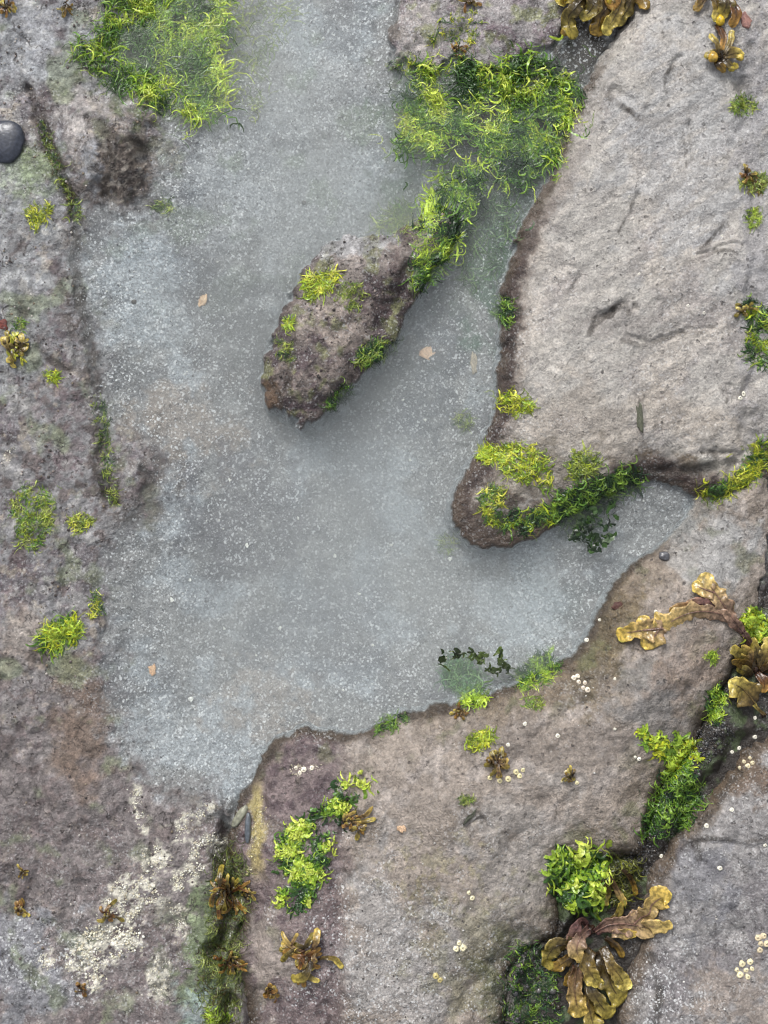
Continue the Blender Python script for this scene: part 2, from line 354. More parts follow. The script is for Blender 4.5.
        c = mixc(c, (50, 44, 36), blob(x, y, 582, 52, 40, 42, 0.6, 16, 248)); c = mixc(c, (72, 78, 56), blob(x, y, 490, 120, 100, 60, 0.8, 18, 249) * 0.75); c = mixc(c, (84, 72, 72), blob(x, y, 488, 118, 24, 34, 0.8, 14, 250) * 0.8); c = mixc(c, (78, 92, 52), blob(x, y, 165, 55, 75, 65, 0.8, 18, 252) * 0.7)
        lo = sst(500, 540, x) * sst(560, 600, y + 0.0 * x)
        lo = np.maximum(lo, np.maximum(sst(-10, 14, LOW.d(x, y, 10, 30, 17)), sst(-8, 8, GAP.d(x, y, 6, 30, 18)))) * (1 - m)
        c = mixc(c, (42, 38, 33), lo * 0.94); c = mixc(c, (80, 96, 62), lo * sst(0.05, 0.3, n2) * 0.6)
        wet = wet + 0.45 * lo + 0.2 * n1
        dark = (1 - m) * sst(0.15, 0.5, n4 - 0.3) * 0.6
    elif kind == 'slab':
        d = OUT['slab'].d(x, y)
        c = np.ones(x.shape + (3,)) * lin((160, 156, 150))
        c = mixc(c, (146, 140, 136), sst(-0.05, 0.35, n1))
        c = mixc(c, (172, 165, 156), sst(0.05, 0.4, fbm(x, y, 80, 4, 301)) * 0.8)
        c = mixc(c, (158, 158, 158), blob(x, y, 690, 130, 90, 130, 0.9, 50, 302) * 0.7)
        u = x * 0.85 - y * 0.52; v = x * 0.52 + y * 0.85
        c = mixc(c, (138, 134, 130), sst(0.05, 0.3, fbm(u / 3.2, v, 20, 4, 311)) * 0.6)
        c = mixc(c, (178, 172, 164), sst(0.12, 0.32, fbm(u / 4.0, v, 13, 4, 312)) * 0.45)
        c = mixc(c, (128, 122, 118), blob(x, y, 615, 320, 45, 22, 0.8, 20, 303) * 0.6)
        c = mixc(c, (138, 136, 138), blob(x, y, 755, 200, 18, 220, 0.8, 30, 304) * 0.7)
        c = mixc(c, (150, 140, 128), blob(x, y, 600, 420, 110, 45, 0.9, 40, 305) * 0.5)
        c = mixc(c, (112, 104, 92), blob(x, y, 540, 478, 75, 40, 0.8, 28, 306) * 0.8)
        c = mixc(c, (92, 78, 58), blob(x, y, 665, 470, 55, 16, 0.8, 20, 307) * 0.85)
        c = mixc(c, (116, 74, 42), blob(x, y, 655, 468, 16, 9, 0.6, 12, 308) * 0.7)
        c = mixc(c, (118, 116, 106), blob(x, y, 715, 475, 45, 20, 0.8, 20, 309) * 0.6)
        # the wet face that drops into the water carries a dark red-brown film
        e = d + 9 * n2 + 4 * n3
        c = mixc(c, (108, 97, 90), sst(34, 14, e) * 0.85 * sst(60, 260, y))
        c = mixc(c, (54, 41, 37), sst(23, 12, e) * 0.97 * sst(190, 270, y))
        c = mixc(c, (66, 54, 44), blob(x, y, 500, 522, 62, 32, 0.7, 18, 310) * 0.85)
        c = mixc(c, (74, 62, 52), sst(12, 3, e) * 0.8 * sst(40, 80, y))
        wet = wet + 0.5 * sst(24, 2, d) + 0.1 * n1
        grain = 0.10 + 0.2 * sst(0, 0.3, n1)
        dark = sst(0.2, 0.5, n4 - 0.35) * 0.4
    elif kind == 'island':
        c = np.ones(x.shape + (3,)) * lin((106, 96, 91))
        c = mixc(c, (70, 58, 60), sst(-0.12, 0.2, n2 + 0.3 * n3))
        c = mixc(c, (142, 131, 122), blob(x, y, 335, 325, 38, 26, 0.9, 24, 321) * 0.75)
        c = mixc(c, (140, 132, 126), blob(x, y, 355, 262, 50, 22, 0.9, 24, 322) * 0.6)
        c = mixc(c, (138, 128, 122), blob(x, y, 300, 300, 16, 40, 0.9, 20, 323) * 0.6)
        c = mixc(c, (58, 46, 46), blob(x, y, 400, 300, 28, 60, 0.9, 20, 324) * 0.8)
        c = mixc(c, (58, 46, 44), sst(14, 2, OUT['island'].d(x, y) + 6 * n2) * 0.7)
        c = mixc(c, (96, 74, 52), blob(x, y, 272, 395, 12, 22, 0.6, 12, 325) * 0.7)
        c = mixc(c, (108, 112, 70), sst(0.1, 0.36, fbm(x, y, 24, 4, 326)) * 0.6)
        c = mixc(c, (146, 146, 147), blob(x, y, 335, 240, 60, 20, 0.8, 20, 327) * 0.8)
        c = c * (1 + 0.2 * n3[..., None])
        grain = 0.2 + 0.3 * n2; wet = wet + 0.15 + 0.2 * n1; dark = sst(0.1, 0.45, n4 - 0.3) * 0.8
    elif kind == 'ledge':
        d = OUT['ledge'].d(x, y)
        c = np.ones(x.shape + (3,)) * lin((140, 130, 121))
        c = mixc(c, (118, 108, 98), sst(-0.05, 0.35, n1) * 0.8)
        c = mixc(c, (156, 148, 142), sst(0.05, 0.4, n2) * 0.6)
        c = mixc(c, (150, 150, 150), blob(x, y, 400, 960, 80, 90, 0.9, 50, 341) * 0.5)
        c = mixc(c, (146, 142, 138), blob(x, y, 520, 870, 60, 90, 0.9, 40, 342) * 0.5)
        c = mixc(c, (152, 152, 151), blob(x, y, 712, 545, 52, 50, 0.7, 35, 343) * 0.85)
        c = mixc(c, (108, 96, 72), blob(x, y, 600, 615, 42, 80, 0.8, 30, 344) * 0.85)
        c = mixc(c, (96, 82, 62), sst(50, 14, d + 12 * n2) * 0.8 * sst(620, 420, np.abs(x - 560) * 1.0 + 420) * sst(900, 760, y))
        c = mixc(c, (120, 118, 116), blob(x, y, 655, 700, 40, 45, 0.8, 30, 345) * 0.7)
        c = mixc(c, (126, 106, 92), blob(x, y, 690, 670, 40, 40, 0.9, 30, 346) * 0.4)
        c = mixc(c, (88, 78, 58), blob(x, y, 598, 640, 30, 60, 0.8, 26, 353) * 0.7); c = mixc(c, (104, 96, 90), blob(x, y, 560, 745, 100, 26, 0.9, 34, 354) * 0.5); c = mixc(c, (92, 82, 70), sst(26, 6, np.abs(x * 0.62 + y * 0.78 - 1050 + 30 * n1)) * sst(420, 480, x) * sst(640, 560, x) * sst(800, 860, y) * 0.5)
        left = sst(356, 330, x + 14 * n2)
        c = mixc(c, (104, 90, 92), left * 0.8)
        c = mixc(c, (76, 62, 66), left * sst(0, 0.35, n2 - 0.3 * n3) * 0.8)
        c = mixc(c, (146, 136, 128), left * blob(x, y, 275, 960, 30, 60, 0.9, 30, 347) * 0.8)
        c = mixc(c, (186, 172, 110), left * sst(9, 2, np.abs(x - 257 + 9 * n2)) * sst(770, 800, y) * sst(890, 850, y) * 0.7)
        c = mixc(c, (112, 106, 66), blob(x, y, 440, 870, 60, 40, 0.9, 20, 348) * 0.45 * sst(-0.05, 0.3, n3 + n2))
        c = mixc(c, (112, 110, 84), blob(x, y, 480, 960, 60, 60, 0.9, 26, 349) * 0.5)
        c = mixc(c, (84, 90, 56), sst(0.14, 0.4, fbm(x, y, 34, 4, 350)) * 0.5 * sst(60, 20, d))
        c = mixc(c, (66, 56, 44), sst(16, 3, d + 7 * n2) * 0.85 * sst(600, 690, y + 0.0 * x))
        c = mixc(c, (62, 52, 42), sst(9, 3, d + 5 * n2) * 0.85 * np.maximum(sst(672, 645, x), sst(590, 630, y)))
        c = mixc(c, (72, 76, 62), blob(x, y, 525, 985, 30, 40, 0.8, 20, 351) * 0.8)
        wet = wet + 0.15 + 0.4 * sst(60, 15, d) + 0.25 * n1
        grain = 0.06 + 0.25 * sst(0.0, 0.35, n1) * sst(640, 560, x) + 0.55 * blob(x, y, 380, 970, 90, 90, 0.9, 40, 352)
        dark = sst(0.15, 0.5, n4 - 0.35) * 0.5
    elif kind == 'corner':
        d = OUT['corner'].d(x, y)
        c = np.ones(x.shape + (3,)) * lin((128, 125, 124))
        c = mixc(c, (104, 100, 102), sst(-0.05, 0.35, n1) * 0.85)
        c = mixc(c, (150, 147, 145), sst(0.05, 0.4, n2) * 0.6)
        c = mixc(c, (136, 124, 114), blob(x, y, 740, 1000, 50, 40, 0.9, 30, 361) * 0.7)
        c = mixc(c, (90, 72, 56), blob(x, y, 735, 770, 45, 38, 0.7, 24, 362) * 0.85)
        c = mixc(c, (84, 70, 54), sst(20, 4, d + 8 * n2) * 0.85)
        c = mixc(c, (88, 90, 98), blob(x, y, 700, 880, 40, 50, 0.9, 30, 363) * 0.5)
        wet = wet + 0.3 + 0.25 * n1
        grain = 0.25 + 0.3 * n2 + 0.5 * blob(x, y, 660, 1000, 40, 50, 0.9, 30, 364); dark = sst(0.1, 0.5, n4 - 0.35) * 0.6
    elif kind == 'toprock':
        c = np.ones(x.shape + (3,)) * lin((140, 135, 134))
        c = mixc(c, (128, 116, 120), sst(-0.05, 0.35, n2 + 0.3 * n1) * 0.8)
        c = mixc(c, (92, 78, 84), blob(x, y, 515, 45, 40, 34, 0.9, 18, 371) * 0.75 * sst(-0.25, 0.15, n3 + n2))
        c = mixc(c, (158, 151, 146), blob(x, y, 420, 35, 30, 28, 0.8, 20, 372) * 0.7)
        c = mixc(c, (120, 126, 74), sst(0.12, 0.36, fbm(x, y, 26, 4, 373)) * 0.6)
        c = mixc(c, (66, 58, 48), sst(8, -2, OUT['toprock'].d(x, y) + 9 * n2) * 0.7)
        c = mixc(c, (60, 52, 42), blob(x, y, 572, 45, 20, 30, 0.6, 14, 374) * 0.9)
        grain = 0.35 + 0.3 * n2; wet = wet + 0.15; dark = sst(0.1, 0.5, n4 - 0.35) * 0.6
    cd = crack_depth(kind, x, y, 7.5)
    c = mixc(c, (54, 48, 42), sst(0.6, 2.4, -cd) * 0.85 * (0.7 + 0.8 * n2))  # dirt in narrow cracks, darkened to paint in stronger crack shading
    # underwater feet of the rocks are silted over like the pool bed
    if kind in OUT:
        dd = OUT[kind].d(x, y); uw = sst(-2.0, -5.0, h) * (POOL.d(x, y) > 6)
        c = mixc(c, (132, 136, 138), uw); grain = np.maximum(grain, 0.7 * uw)
    n6 = fbm(x, y, 14, 4, 206, 0.7)
    q = {'slab': 0.28, 'ledge': 0.55, 'corner': 0.55, 'ground': 0.7, 'island': 0.6}.get(kind, 0.8)
    q = q * (1 - 0.85 * pm)
    c = c * np.exp((0.6 * n6 + 0.42 * n3 + 0.30 * n5) * q)[..., None]
    c = np.clip(c, 0.006, 0.8)
    return c, np.clip(grain, 0, 1), np.clip(wet, 0, 1), np.clip(dark, 0, 1), np.clip({'slab': 0.3, 'ledge': 0.45, 'corner': 0.55, 'toprock': 0.7}.get(kind, 1.0) * (1 - 0.9 * pm), 0, 1)

# ------------------------------------------------------------------ materials
def new_mat(name):
    m = bpy.data.materials.new(name); m.use_nodes = True
    nt = m.node_tree; nt.nodes.clear()
    return m, nt, nt.nodes, nt.links

def node(nt, t, **kw):
    n = nt.nodes.new(t)
    for k, v in kw.items():
        if k.startswith('in_'):
            n.inputs[k[3:].replace('_', ' ')].default_value = v
        else:
            setattr(n, k, v)
    return n

def math_node(nt, op, a, b=None, clamp=False):
    n = nt.nodes.new('ShaderNodeMath'); n.operation = op; n.use_clamp = clamp
    for i, v in enumerate((a, b)):
        if v is None: continue
        if isinstance(v, (int, float)): n.inputs[i].default_value = v
        else: nt.links.new(v, n.inputs[i])
    return n.outputs[0]

def ramp(nt, src, a, b, lo=0.0, hi=1.0):
    n = nt.nodes.new('ShaderNodeMapRange'); n.clamp = True; n.interpolation_type = 'SMOOTHSTEP'
    nt.links.new(src, n.inputs['Value'])
    n.inputs['From Min'].default_value = a; n.inputs['From Max'].default_value = b
    n.inputs['To Min'].default_value = lo; n.inputs['To Max'].default_value = hi
    return n.outputs['Result']

def mix_rgb(nt, blend, fac, a, b):
    n = nt.nodes.new('ShaderNodeMix'); n.data_type = 'RGBA'; n.blend_type = blend
    for sock, v in ((n.inputs[0], fac), (n.inputs[6], a), (n.inputs[7], b)):
        if isinstance(v, (int, float)): sock.default_value = v
        elif isinstance(v, tuple): sock.default_value = v
        else: nt.links.new(v, sock)
    return n.outputs[2]

def rock_material():
    m, nt, N, L = new_mat('wet_rock')
    out = node(nt, 'ShaderNodeOutputMaterial'); b = node(nt, 'ShaderNodeBsdfPrincipled')
    L.new(b.outputs[0], out.inputs[0])
    col = node(nt, 'ShaderNodeAttribute', attribute_name='Col'); msk = node(nt, 'ShaderNodeAttribute', attribute_name='Msk')
    sep = node(nt, 'ShaderNodeSeparateColor'); L.new(msk.outputs['Color'], sep.inputs[0])
    grain, wet, dark = sep.outputs[0], sep.outputs[1], sep.outputs[2]
    tc = node(nt, 'ShaderNodeTexCoord'); P = tc.outputs['Object']
    def noise(scale, detail=3, rough=0.6, dist=0.0):
        n = node(nt, 'ShaderNodeTexNoise', in_Scale=scale, in_Detail=detail, in_Roughness=rough, in_Distortion=dist); L.new(P, n.inputs['Vector']); return n.outputs['Fac']
    nf, nm, ng, nd, nx = noise(420, 4, 0.7), noise(110, 5, 0.65, 0.6), noise(620, 2, 0.6), noise(300, 3, 0.6), noise(900, 2, 0.5)
    c = mix_rgb(nt, 'MULTIPLY', 1.0, col.outputs['Color'], (1, 1, 1, 1))
    v1 = ramp(nt, nf, 0.3, 0.7, 0.80, 1.20); v2 = ramp(nt, nm, 0.3, 0.7, 0.90, 1.10)
    g = math_node(nt, 'MULTIPLY', v1, v2)
    cg = node(nt, 'ShaderNodeCombineColor'); [L.new(g, cg.inputs[i]) for i in range(3)]
    c = mix_rgb(nt, 'MULTIPLY', 1.0, c, cg.outputs[0])
    def warped(amount, scale):
        n = node(nt, 'ShaderNodeTexNoise', in_Scale=scale, in_Detail=4.0); L.new(P, n.inputs['Vector'])
        v = nt.nodes.new('ShaderNodeVectorMath'); v.operation = 'SCALE'; v.inputs['Scale'].default_value = amount; L.new(n.outputs['Color'], v.inputs[0])
        u = nt.nodes.new('ShaderNodeVectorMath'); u.operation = 'ADD'; L.new(P, u.inputs[0]); L.new(v.outputs[0], u.inputs[1]); return u.outputs[0]
    PW = warped(0.006, 160)
    mo = ramp(nt, noise(48, 9, 0.78), 0.44, 0.57, 0.86, 1.13)
    mo2 = ramp(nt, noise(130, 7, 0.8), 0.45, 0.56, 0.88, 1.12)
    mm = math_node(nt, 'ADD', 1.0, math_node(nt, 'MULTIPLY', math_node(nt, 'SUBTRACT', math_node(nt, 'MULTIPLY', mo, mo2), 1.0), msk.outputs['Alpha'])); cm = node(nt, 'ShaderNodeCombineColor'); [L.new(mm, cm.inputs[i]) for i in range(3)]
    c = mix_rgb(nt, 'MULTIPLY', 1.0, c, cm.outputs[0])
    hl = math_node(nt, 'ABSOLUTE', math_node(nt, 'SUBTRACT', noise(26, 6, 0.5, 0.2), 0.5))
    hair = math_node(nt, 'MULTIPLY', math_node(nt, 'MULTIPLY', ramp(nt, hl, 0.008, 0.001), ramp(nt, msk.outputs['Alpha'], 0.3, 1.0, 0.35, 1.0)), ramp(nt, noise(22, 3, 0.6), 0.50, 0.62), True)
    vp = node(nt, 'ShaderNodeTexVoronoi', in_Scale=170.0); L.new(PW, vp.inputs['Vector'])
    sp_ = node(nt, 'ShaderNodeSeparateColor'); L.new(vp.outputs['Color'], sp_.inputs[0])
    hole = math_node(nt, 'MULTIPLY', ramp(nt, vp.outputs['Distance'], 0.34, 0.22), ramp(nt, sp_.outputs[0], 0.66, 0.72), True)
    hole = math_node(nt, 'MULTIPLY', hole, math_node(nt, 'ADD', math_node(nt, 'MULTIPLY', dark, 0.8), ramp(nt, nm, 0.45, 0.62, 0.05, 0.75)), True)
    groove = math_node(nt, 'MAXIMUM', math_node(nt, 'MULTIPLY', hair, 0.75), math_node(nt, 'MULTIPLY', hole, 0.8))
    c = mix_rgb(nt, 'MIX', groove, c, (0.05, 0.042, 0.04, 1))
    # tiny dark pits
    pit = math_node(nt, 'MULTIPLY', ramp(nt, nd, 0.60, 0.70), math_node(nt, 'ADD', math_node(nt, 'MULTIPLY', dark, 0.9), 0.22), True)
    c = mix_rgb(nt, 'MIX', pit, c, (0.055, 0.045, 0.043, 1))
    # pale shell grains
    gr = math_node(nt, 'MULTIPLY', ramp(nt, ng, 0.585, 0.68), grain, True)
    c = mix_rgb(nt, 'MIX', math_node(nt, 'MULTIPLY', gr, 0.75), c, (0.60, 0.61, 0.61, 1))
    dg = math_node(nt, 'MULTIPLY', ramp(nt, nx, 0.58, 0.68), grain, True)
    c = mix_rgb(nt, 'MIX', math_node(nt, 'MULTIPLY', dg, 0.55), c, (0.09, 0.095, 0.10, 1))
    vo = node(nt, 'ShaderNodeTexVoronoi', in_Scale=560.0); L.new(P, vo.inputs['Vector'])
    sv = node(nt, 'ShaderNodeSeparateColor'); L.new(vo.outputs['Color'], sv.inputs[0])
    amt = math_node(nt, 'ADD', math_node(nt, 'MULTIPLY', grain, 0.55), 0.15, True)
    k = math_node(nt, 'ADD', 1.0, math_node(nt, 'MULTIPLY', amt, ramp(nt, sv.outputs[0], 0.0, 1.0, -0.42, 0.42)))
    ck = node(nt, 'ShaderNodeCombineColor'); [L.new(k, ck.inputs[i]) for i in range(3)]
    c = mix_rgb(nt, 'MULTIPLY', 1.0, c, ck.outputs[0])
    wf = math_node(nt, 'MULTIPLY', ramp(nt, sv.outputs[1], 0.86, 0.93), math_node(nt, 'MULTIPLY', grain, 0.8), True)
    c = mix_rgb(nt, 'MIX', wf, c, (0.66, 0.67, 0.67, 1))
    L.new(c, b.inputs['Base Color'])
    r = node(nt, 'ShaderNodeMapRange'); L.new(wet, r.inputs['Value']); r.inputs['To Min'].default_value = 0.72; r.inputs['To Max'].default_value = 0.24
    rr = math_node(nt, 'ADD', r.outputs[0], ramp(nt, nm, 0.35, 0.7, -0.08, 0.14), True)
    L.new(rr, b.inputs['Roughness'])
    b.inputs['Specular IOR Level'].default_value = 0.5
    bh = math_node(nt, 'ADD', math_node(nt, 'MULTIPLY', nf, 0.6), math_node(nt, 'ADD', math_node(nt, 'MULTIPLY', nm, 1.2), math_node(nt, 'MULTIPLY', ng, 0.35)))
    bh = math_node(nt, 'SUBTRACT', bh, math_node(nt, 'ADD', math_node(nt, 'MULTIPLY', pit, 0.4), math_node(nt, 'MULTIPLY', groove, 0.8)))
    bp = node(nt, 'ShaderNodeBump', in_Strength=1.0, in_Distance=0.0026); L.new(bh, bp.inputs['Height']); L.new(bp.outputs[0], b.inputs['Normal'])
    return m

def plant_material(name, rough=0.35, transl=0.3, noise_scale=500, var=0.3, bump=0.3):
    m, nt, N, L = new_mat(name)
    out = node(nt, 'ShaderNodeOutputMaterial'); b = node(nt, 'ShaderNodeBsdfPrincipled', in_Roughness=rough)
    col = node(nt, 'ShaderNodeAttribute', attribute_name='Col')
    tc = node(nt, 'ShaderNodeTexCoord')
    n = node(nt, 'ShaderNodeTexNoise', in_Scale=noise_scale, in_Detail=3.0); L.new(tc.outputs['Object'], n.inputs['Vector'])
    v = ramp(nt, n.outputs['Fac'], 0.3, 0.7, 1 - var, 1 + var)
    cg = node(nt, 'ShaderNodeCombineColor'); [L.new(v, cg.inputs[i]) for i in range(3)]
    c = mix_rgb(nt, 'MULTIPLY', 1.0, col.outputs['Color'], cg.outputs[0])
    L.new(c, b.inputs['Base Color'])
    bp = node(nt, 'ShaderNodeBump', in_Strength=bump, in_Distance=0.001); L.new(n.outputs['Fac'], bp.inputs['Height']); L.new(bp.outputs[0], b.inputs['Normal'])
    t = node(nt, 'ShaderNodeBsdfTranslucent'); L.new(c, t.inputs['Color'])
    mx = node(nt, 'ShaderNodeMixShader'); mx.inputs[0].default_value = transl
    L.new(b.outputs[0], mx.inputs[1]); L.new(t.outputs[0], mx.inputs[2]); L.new(mx.outputs[0], out.inputs[0])
    return m

def plain_material(name, c, rough, var=0.25, scale=400, bump=0.5):
    m, nt, N, L = new_mat(name)
    out = node(nt, 'ShaderNodeOutputMaterial'); b = node(nt, 'ShaderNodeBsdfPrincipled', in_Roughness=rough); L.new(b.outputs[0], out.inputs[0])
    tc = node(nt, 'ShaderNodeTexCoord'); n = node(nt, 'ShaderNodeTexNoise', in_Scale=scale, in_Detail=4.0); L.new(tc.outputs['Object'], n.inputs['Vector'])
    v = ramp(nt, n.outputs['Fac'], 0.3, 0.7, 1 - var, 1 + var)
    cg = node(nt, 'ShaderNodeCombineColor'); [L.new(v, cg.inputs[i]) for i in range(3)]
    l = lin(c); cc = mix_rgb(nt, 'MULTIPLY', 1.0, (l[0], l[1], l[2], 1), cg.outputs[0]); L.new(cc, b.inputs['Base Color'])
    bp = node(nt, 'ShaderNodeBump', in_Strength=bump, in_Distance=0.001); L.new(n.outputs['Fac'], bp.inputs['Height']); L.new(bp.outputs[0], b.inputs['Normal'])
    return m

def water_material():
    m, nt, N, L = new_mat('pool_water')
    out = node(nt, 'ShaderNodeOutputMaterial')
    tr = node(nt, 'ShaderNodeBsdfTransparent', in_Color=(0.97, 0.985, 0.985, 1)); gl = node(nt, 'ShaderNodeBsdfGlossy', in_Roughness=0.02)
    fr = node(nt, 'ShaderNodeFresnel', in_IOR=1.333)
    ge = node(nt, 'ShaderNodeNewGeometry')      # rays run straight through the surface, so both sides reflect alike
    L.new(ramp(nt, ge.outputs['Backfacing'], 0.0, 1.0, 1.333, 0.75), fr.inputs['IOR'])
    tc = node(nt, 'ShaderNodeTexCoord'); n = node(nt, 'ShaderNodeTexNoise', in_Scale=14.0, in_Detail=2.0); L.new(tc.outputs['Object'], n.inputs['Vector'])
    bp = node(nt, 'ShaderNodeBump', in_Strength=0.12, in_Distance=0.004); L.new(n.outputs['Fac'], bp.inputs['Height'])
    L.new(bp.outputs[0], fr.inputs['Normal']); L.new(bp.outputs[0], gl.inputs['Normal'])
    mx = node(nt, 'ShaderNodeMixShader'); L.new(fr.outputs[0], mx.inputs[0]); L.new(tr.outputs[0], mx.inputs[1]); L.new(gl.outputs[0], mx.inputs[2])
    L.new(mx.outputs[0], out.inputs['Surface'])
    vol = node(nt, 'ShaderNodeVolumePrincipled', in_Color=(0.925, 0.945, 0.945, 1), in_Density=WATER_DENSITY, in_Anisotropy=0.2)
    L.new(vol.outputs[0], out.inputs['Volume'])
    return m

WATER_DENSITY = 11.0
M_ROCK = rock_material(); M_ALGA = plant_material('green_seaweed', 0.26, 0.3, 450, 0.3)
M_WRACK = plant_material('brown_seaweed', 0.17, 0.25, 300, 0.42, 0.7)
M_WATER = water_material()
M_SHELL = plain_material('pale_shell', (214, 208, 190), 0.55, 0.2, 700)
M_PEB = plain_material('dark_pebble', (50, 54, 64), 0.3, 0.3, 320, 0.35)
M_CRUST = plant_material('barnacle_crust', 0.7, 0.0, 900, 0.25, 0.5)

# ------------------------------------------------------------------ object helpers
def tag(o, label=None, cat=None, group=None, kind=None):
    if label: o['label'] = label
    if cat: o['category'] = cat
    if group: o['group'] = group
    if kind: o['kind'] = kind
    return o

def mesh_obj(name, V, F, mat, parent=None, cols=None, msk=None, smooth=True):
    V = np.asarray(V, np.float32)
    me = bpy.data.meshes.new(name)
    if isinstance(F, np.ndarray) and F.ndim == 2:
        nf, k = F.shape
        me.vertices.add(len(V)); me.vertices.foreach_set('co', V.ravel())
        me.loops.add(nf * k); me.loops.foreach_set('vertex_index', F.astype(np.int32).ravel())
        me.polygons.add(nf); me.polygons.foreach_set('loop_start', np.arange(0, nf * k, k, dtype=np.int32))
        me.update(calc_edges=True)
    else:
        me.from_pydata([tuple(v) for v in V], [], F); me.update()
    me.validate()
    if smooth: me.polygons.foreach_set('use_smooth', np.ones(len(me.polygons), bool))
    for nm, a in (('Col', cols), ('Msk', msk)):
        if a is not None:
            at = me.color_attributes.new(nm, 'FLOAT_COLOR', 'POINT')
            a = np.asarray(a, np.float32)
            at.data.foreach_set('color', (a if a.shape[1] == 4 else np.concatenate([a, np.ones((len(a), 1), np.float32)], 1)).ravel())
    me.materials.append(mat)
    o = bpy.data.objects.new(name, me); COL.objects.link(o)
    if parent: o.parent = parent
    return o

def empty(name, loc):
    o = bpy.data.objects.new(name, None); o.empty_display_size = 0.01; o.location = loc; COL.objects.link(o); return o

def grid_mesh(name, kind, keep, Hh):
    ny, nx = GX.shape
    idx = np.arange(ny * nx).reshape(ny, nx)
    cell = keep[:-1, :-1] | keep[1:, :-1] | keep[:-1, 1:] | keep[1:, 1:]
    F = np.stack([idx[1:, :-1], idx[1:, 1:], idx[:-1, 1:], idx[:-1, :-1]], -1)[cell]
    used = np.unique(F); remap = np.full(ny * nx, -1, np.int64); remap[used] = np.arange(len(used))
    x = GX.ravel()[used]; y = GY.ravel()[used]; z = Hh.ravel()[used]
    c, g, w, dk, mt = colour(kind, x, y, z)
    return mesh_obj(name, world(x, y, z), remap[F], M_ROCK, None, c, np.stack([g, w, dk, mt], -1))

# ------------------------------------------------------------------ setting
g = grid_mesh('ground', 'ground', np.ones_like(HG, bool), HG); tag(g, kind='structure')
for kind, name, label in (
        ('slab', 'rock_slab', 'large smooth beige grey rock slab rising on the right of the pool'),
        ('island', 'rock_outcrop', 'rough purple brown rock hump standing like an island in the pool'),
        ('ledge', 'rock_ledge', 'rounded brown grey rock ledge along the bottom shore of the pool'),
        ('corner', 'rock_slab', 'dark grey wet rock slab in the bottom right corner beyond the weedy crevice'),
        ('toprock', 'rock_slab', 'pale lilac grey rock at the top edge beside the upper green seaweed')):
    o = grid_mesh(name, kind, HR[kind] > HG - 7, HR[kind]); tag(o, label, 'rock')

def build_water():
    xs = np.arange(60, 775, 2.5); ys = np.concatenate([np.arange(-290, -20, 12), np.arange(-20, 850, 2.5)])
    X, Y = np.meshgrid(xs, ys)
    keep = POOL.d(X, Y) > -14
    t = height(X.ravel(), Y.ravel()).reshape(X.shape)
    z = 0.6 * np.exp(-np.maximum(-t, 0) / 1.6) * (t > -8) + 0.12 * fbm(X, Y, 80, 2, 401)
    cell = keep[:-1, :-1] & keep[1:, :-1] & keep[:-1, 1:] & keep[1:, 1:]
    ny, nx = X.shape; idx = np.arange(ny * nx).reshape(ny, nx); n = ny * nx
    top = np.stack([idx[1:, :-1], idx[1:, 1:], idx[:-1, 1:], idx[:-1, :-1]], -1)[cell]
    F = [top, top[:, ::-1] + n]
    e = np.concatenate([top[:, [i, (i + 1) % 4]] for i in range(4)])
    key = set(map(tuple, e.tolist()))
    walls = np.array([(b, a, a + n, b + n) for a, b in key if (b, a) not in key])
    F = np.concatenate(F + [walls])
    V = np.concatenate([world(X.ravel(), Y.ravel(), z.ravel()), world(X.ravel(), Y.ravel(), np.full(n, -75.0))])
    used = np.unique(F); remap = np.full(len(V), -1, np.int64); remap[used] = np.arange(len(used))
    o = mesh_obj('water', V[used], remap[F], M_WATER); tag(o, kind='structure')
build_water()

# ------------------------------------------------------------------ green seaweed
GREEN = [(150, 180, 58), (178, 202, 70), (116, 152, 52), (80, 118, 44), (200, 214, 92), (54, 84, 36)]
DARKG = [(50, 78, 42), (66, 98, 48), (96, 134, 52), (36, 58, 36), (132, 164, 62)]
PALE = [(150, 166, 70), (128, 148, 70), (170, 182, 90), (104, 126, 62)]
YELG = [(188, 194, 50), (160, 176, 44), (204, 206, 78), (120, 138, 44)]

def inside_pts(poly, n, r, clumpy=0.0, size=12.0, seed=0):
    p = smooth_poly(poly, 4); x0, y0 = p.min(0); x1, y1 = p.max(0); out = []
    tries = 0
    while len(out) < n and tries < 60:
        tries += 1
        q = np.stack([r.uniform(x0, x1, 600), r.uniform(y0, y1, 600)], 1)
        ins = np.zeros(len(q), bool); pp = np.vstack([p, p[:1]])
        for (ax, ay), (bx, by) in zip(pp[:-1], pp[1:]):
            if ay == by: continue
            ins ^= ((ay > q[:, 1]) != (by > q[:, 1])) & (q[:, 0] < (bx - ax) * (q[:, 1] - ay) / (by - ay) + ax)
        if clumpy:
            ins &= (fbm(q[:, 0], q[:, 1], size, 3, seed) + r.uniform(-0.25, 0.25, len(q))) > clumpy - 0.45
        out += q[ins].tolist()
    return np.array(out[:n])

def disc(cx, cy, rx, ry=None, rot=0.0, n=10, r=None):
    ry = ry or rx; r = r or np.random.default_rng(int(cx * 7 + cy))
    a = np.linspace(0, 2 * np.pi, n, endpoint=False); k = r.uniform(0.7, 1.2, n)
    x = np.cos(a) * rx * k; y = np.sin(a) * ry * k; t = R(rot)
    return np.stack([cx + x * math.cos(t) - y * math.sin(t), cy + x * math.sin(t) + y * math.cos(t)], 1)

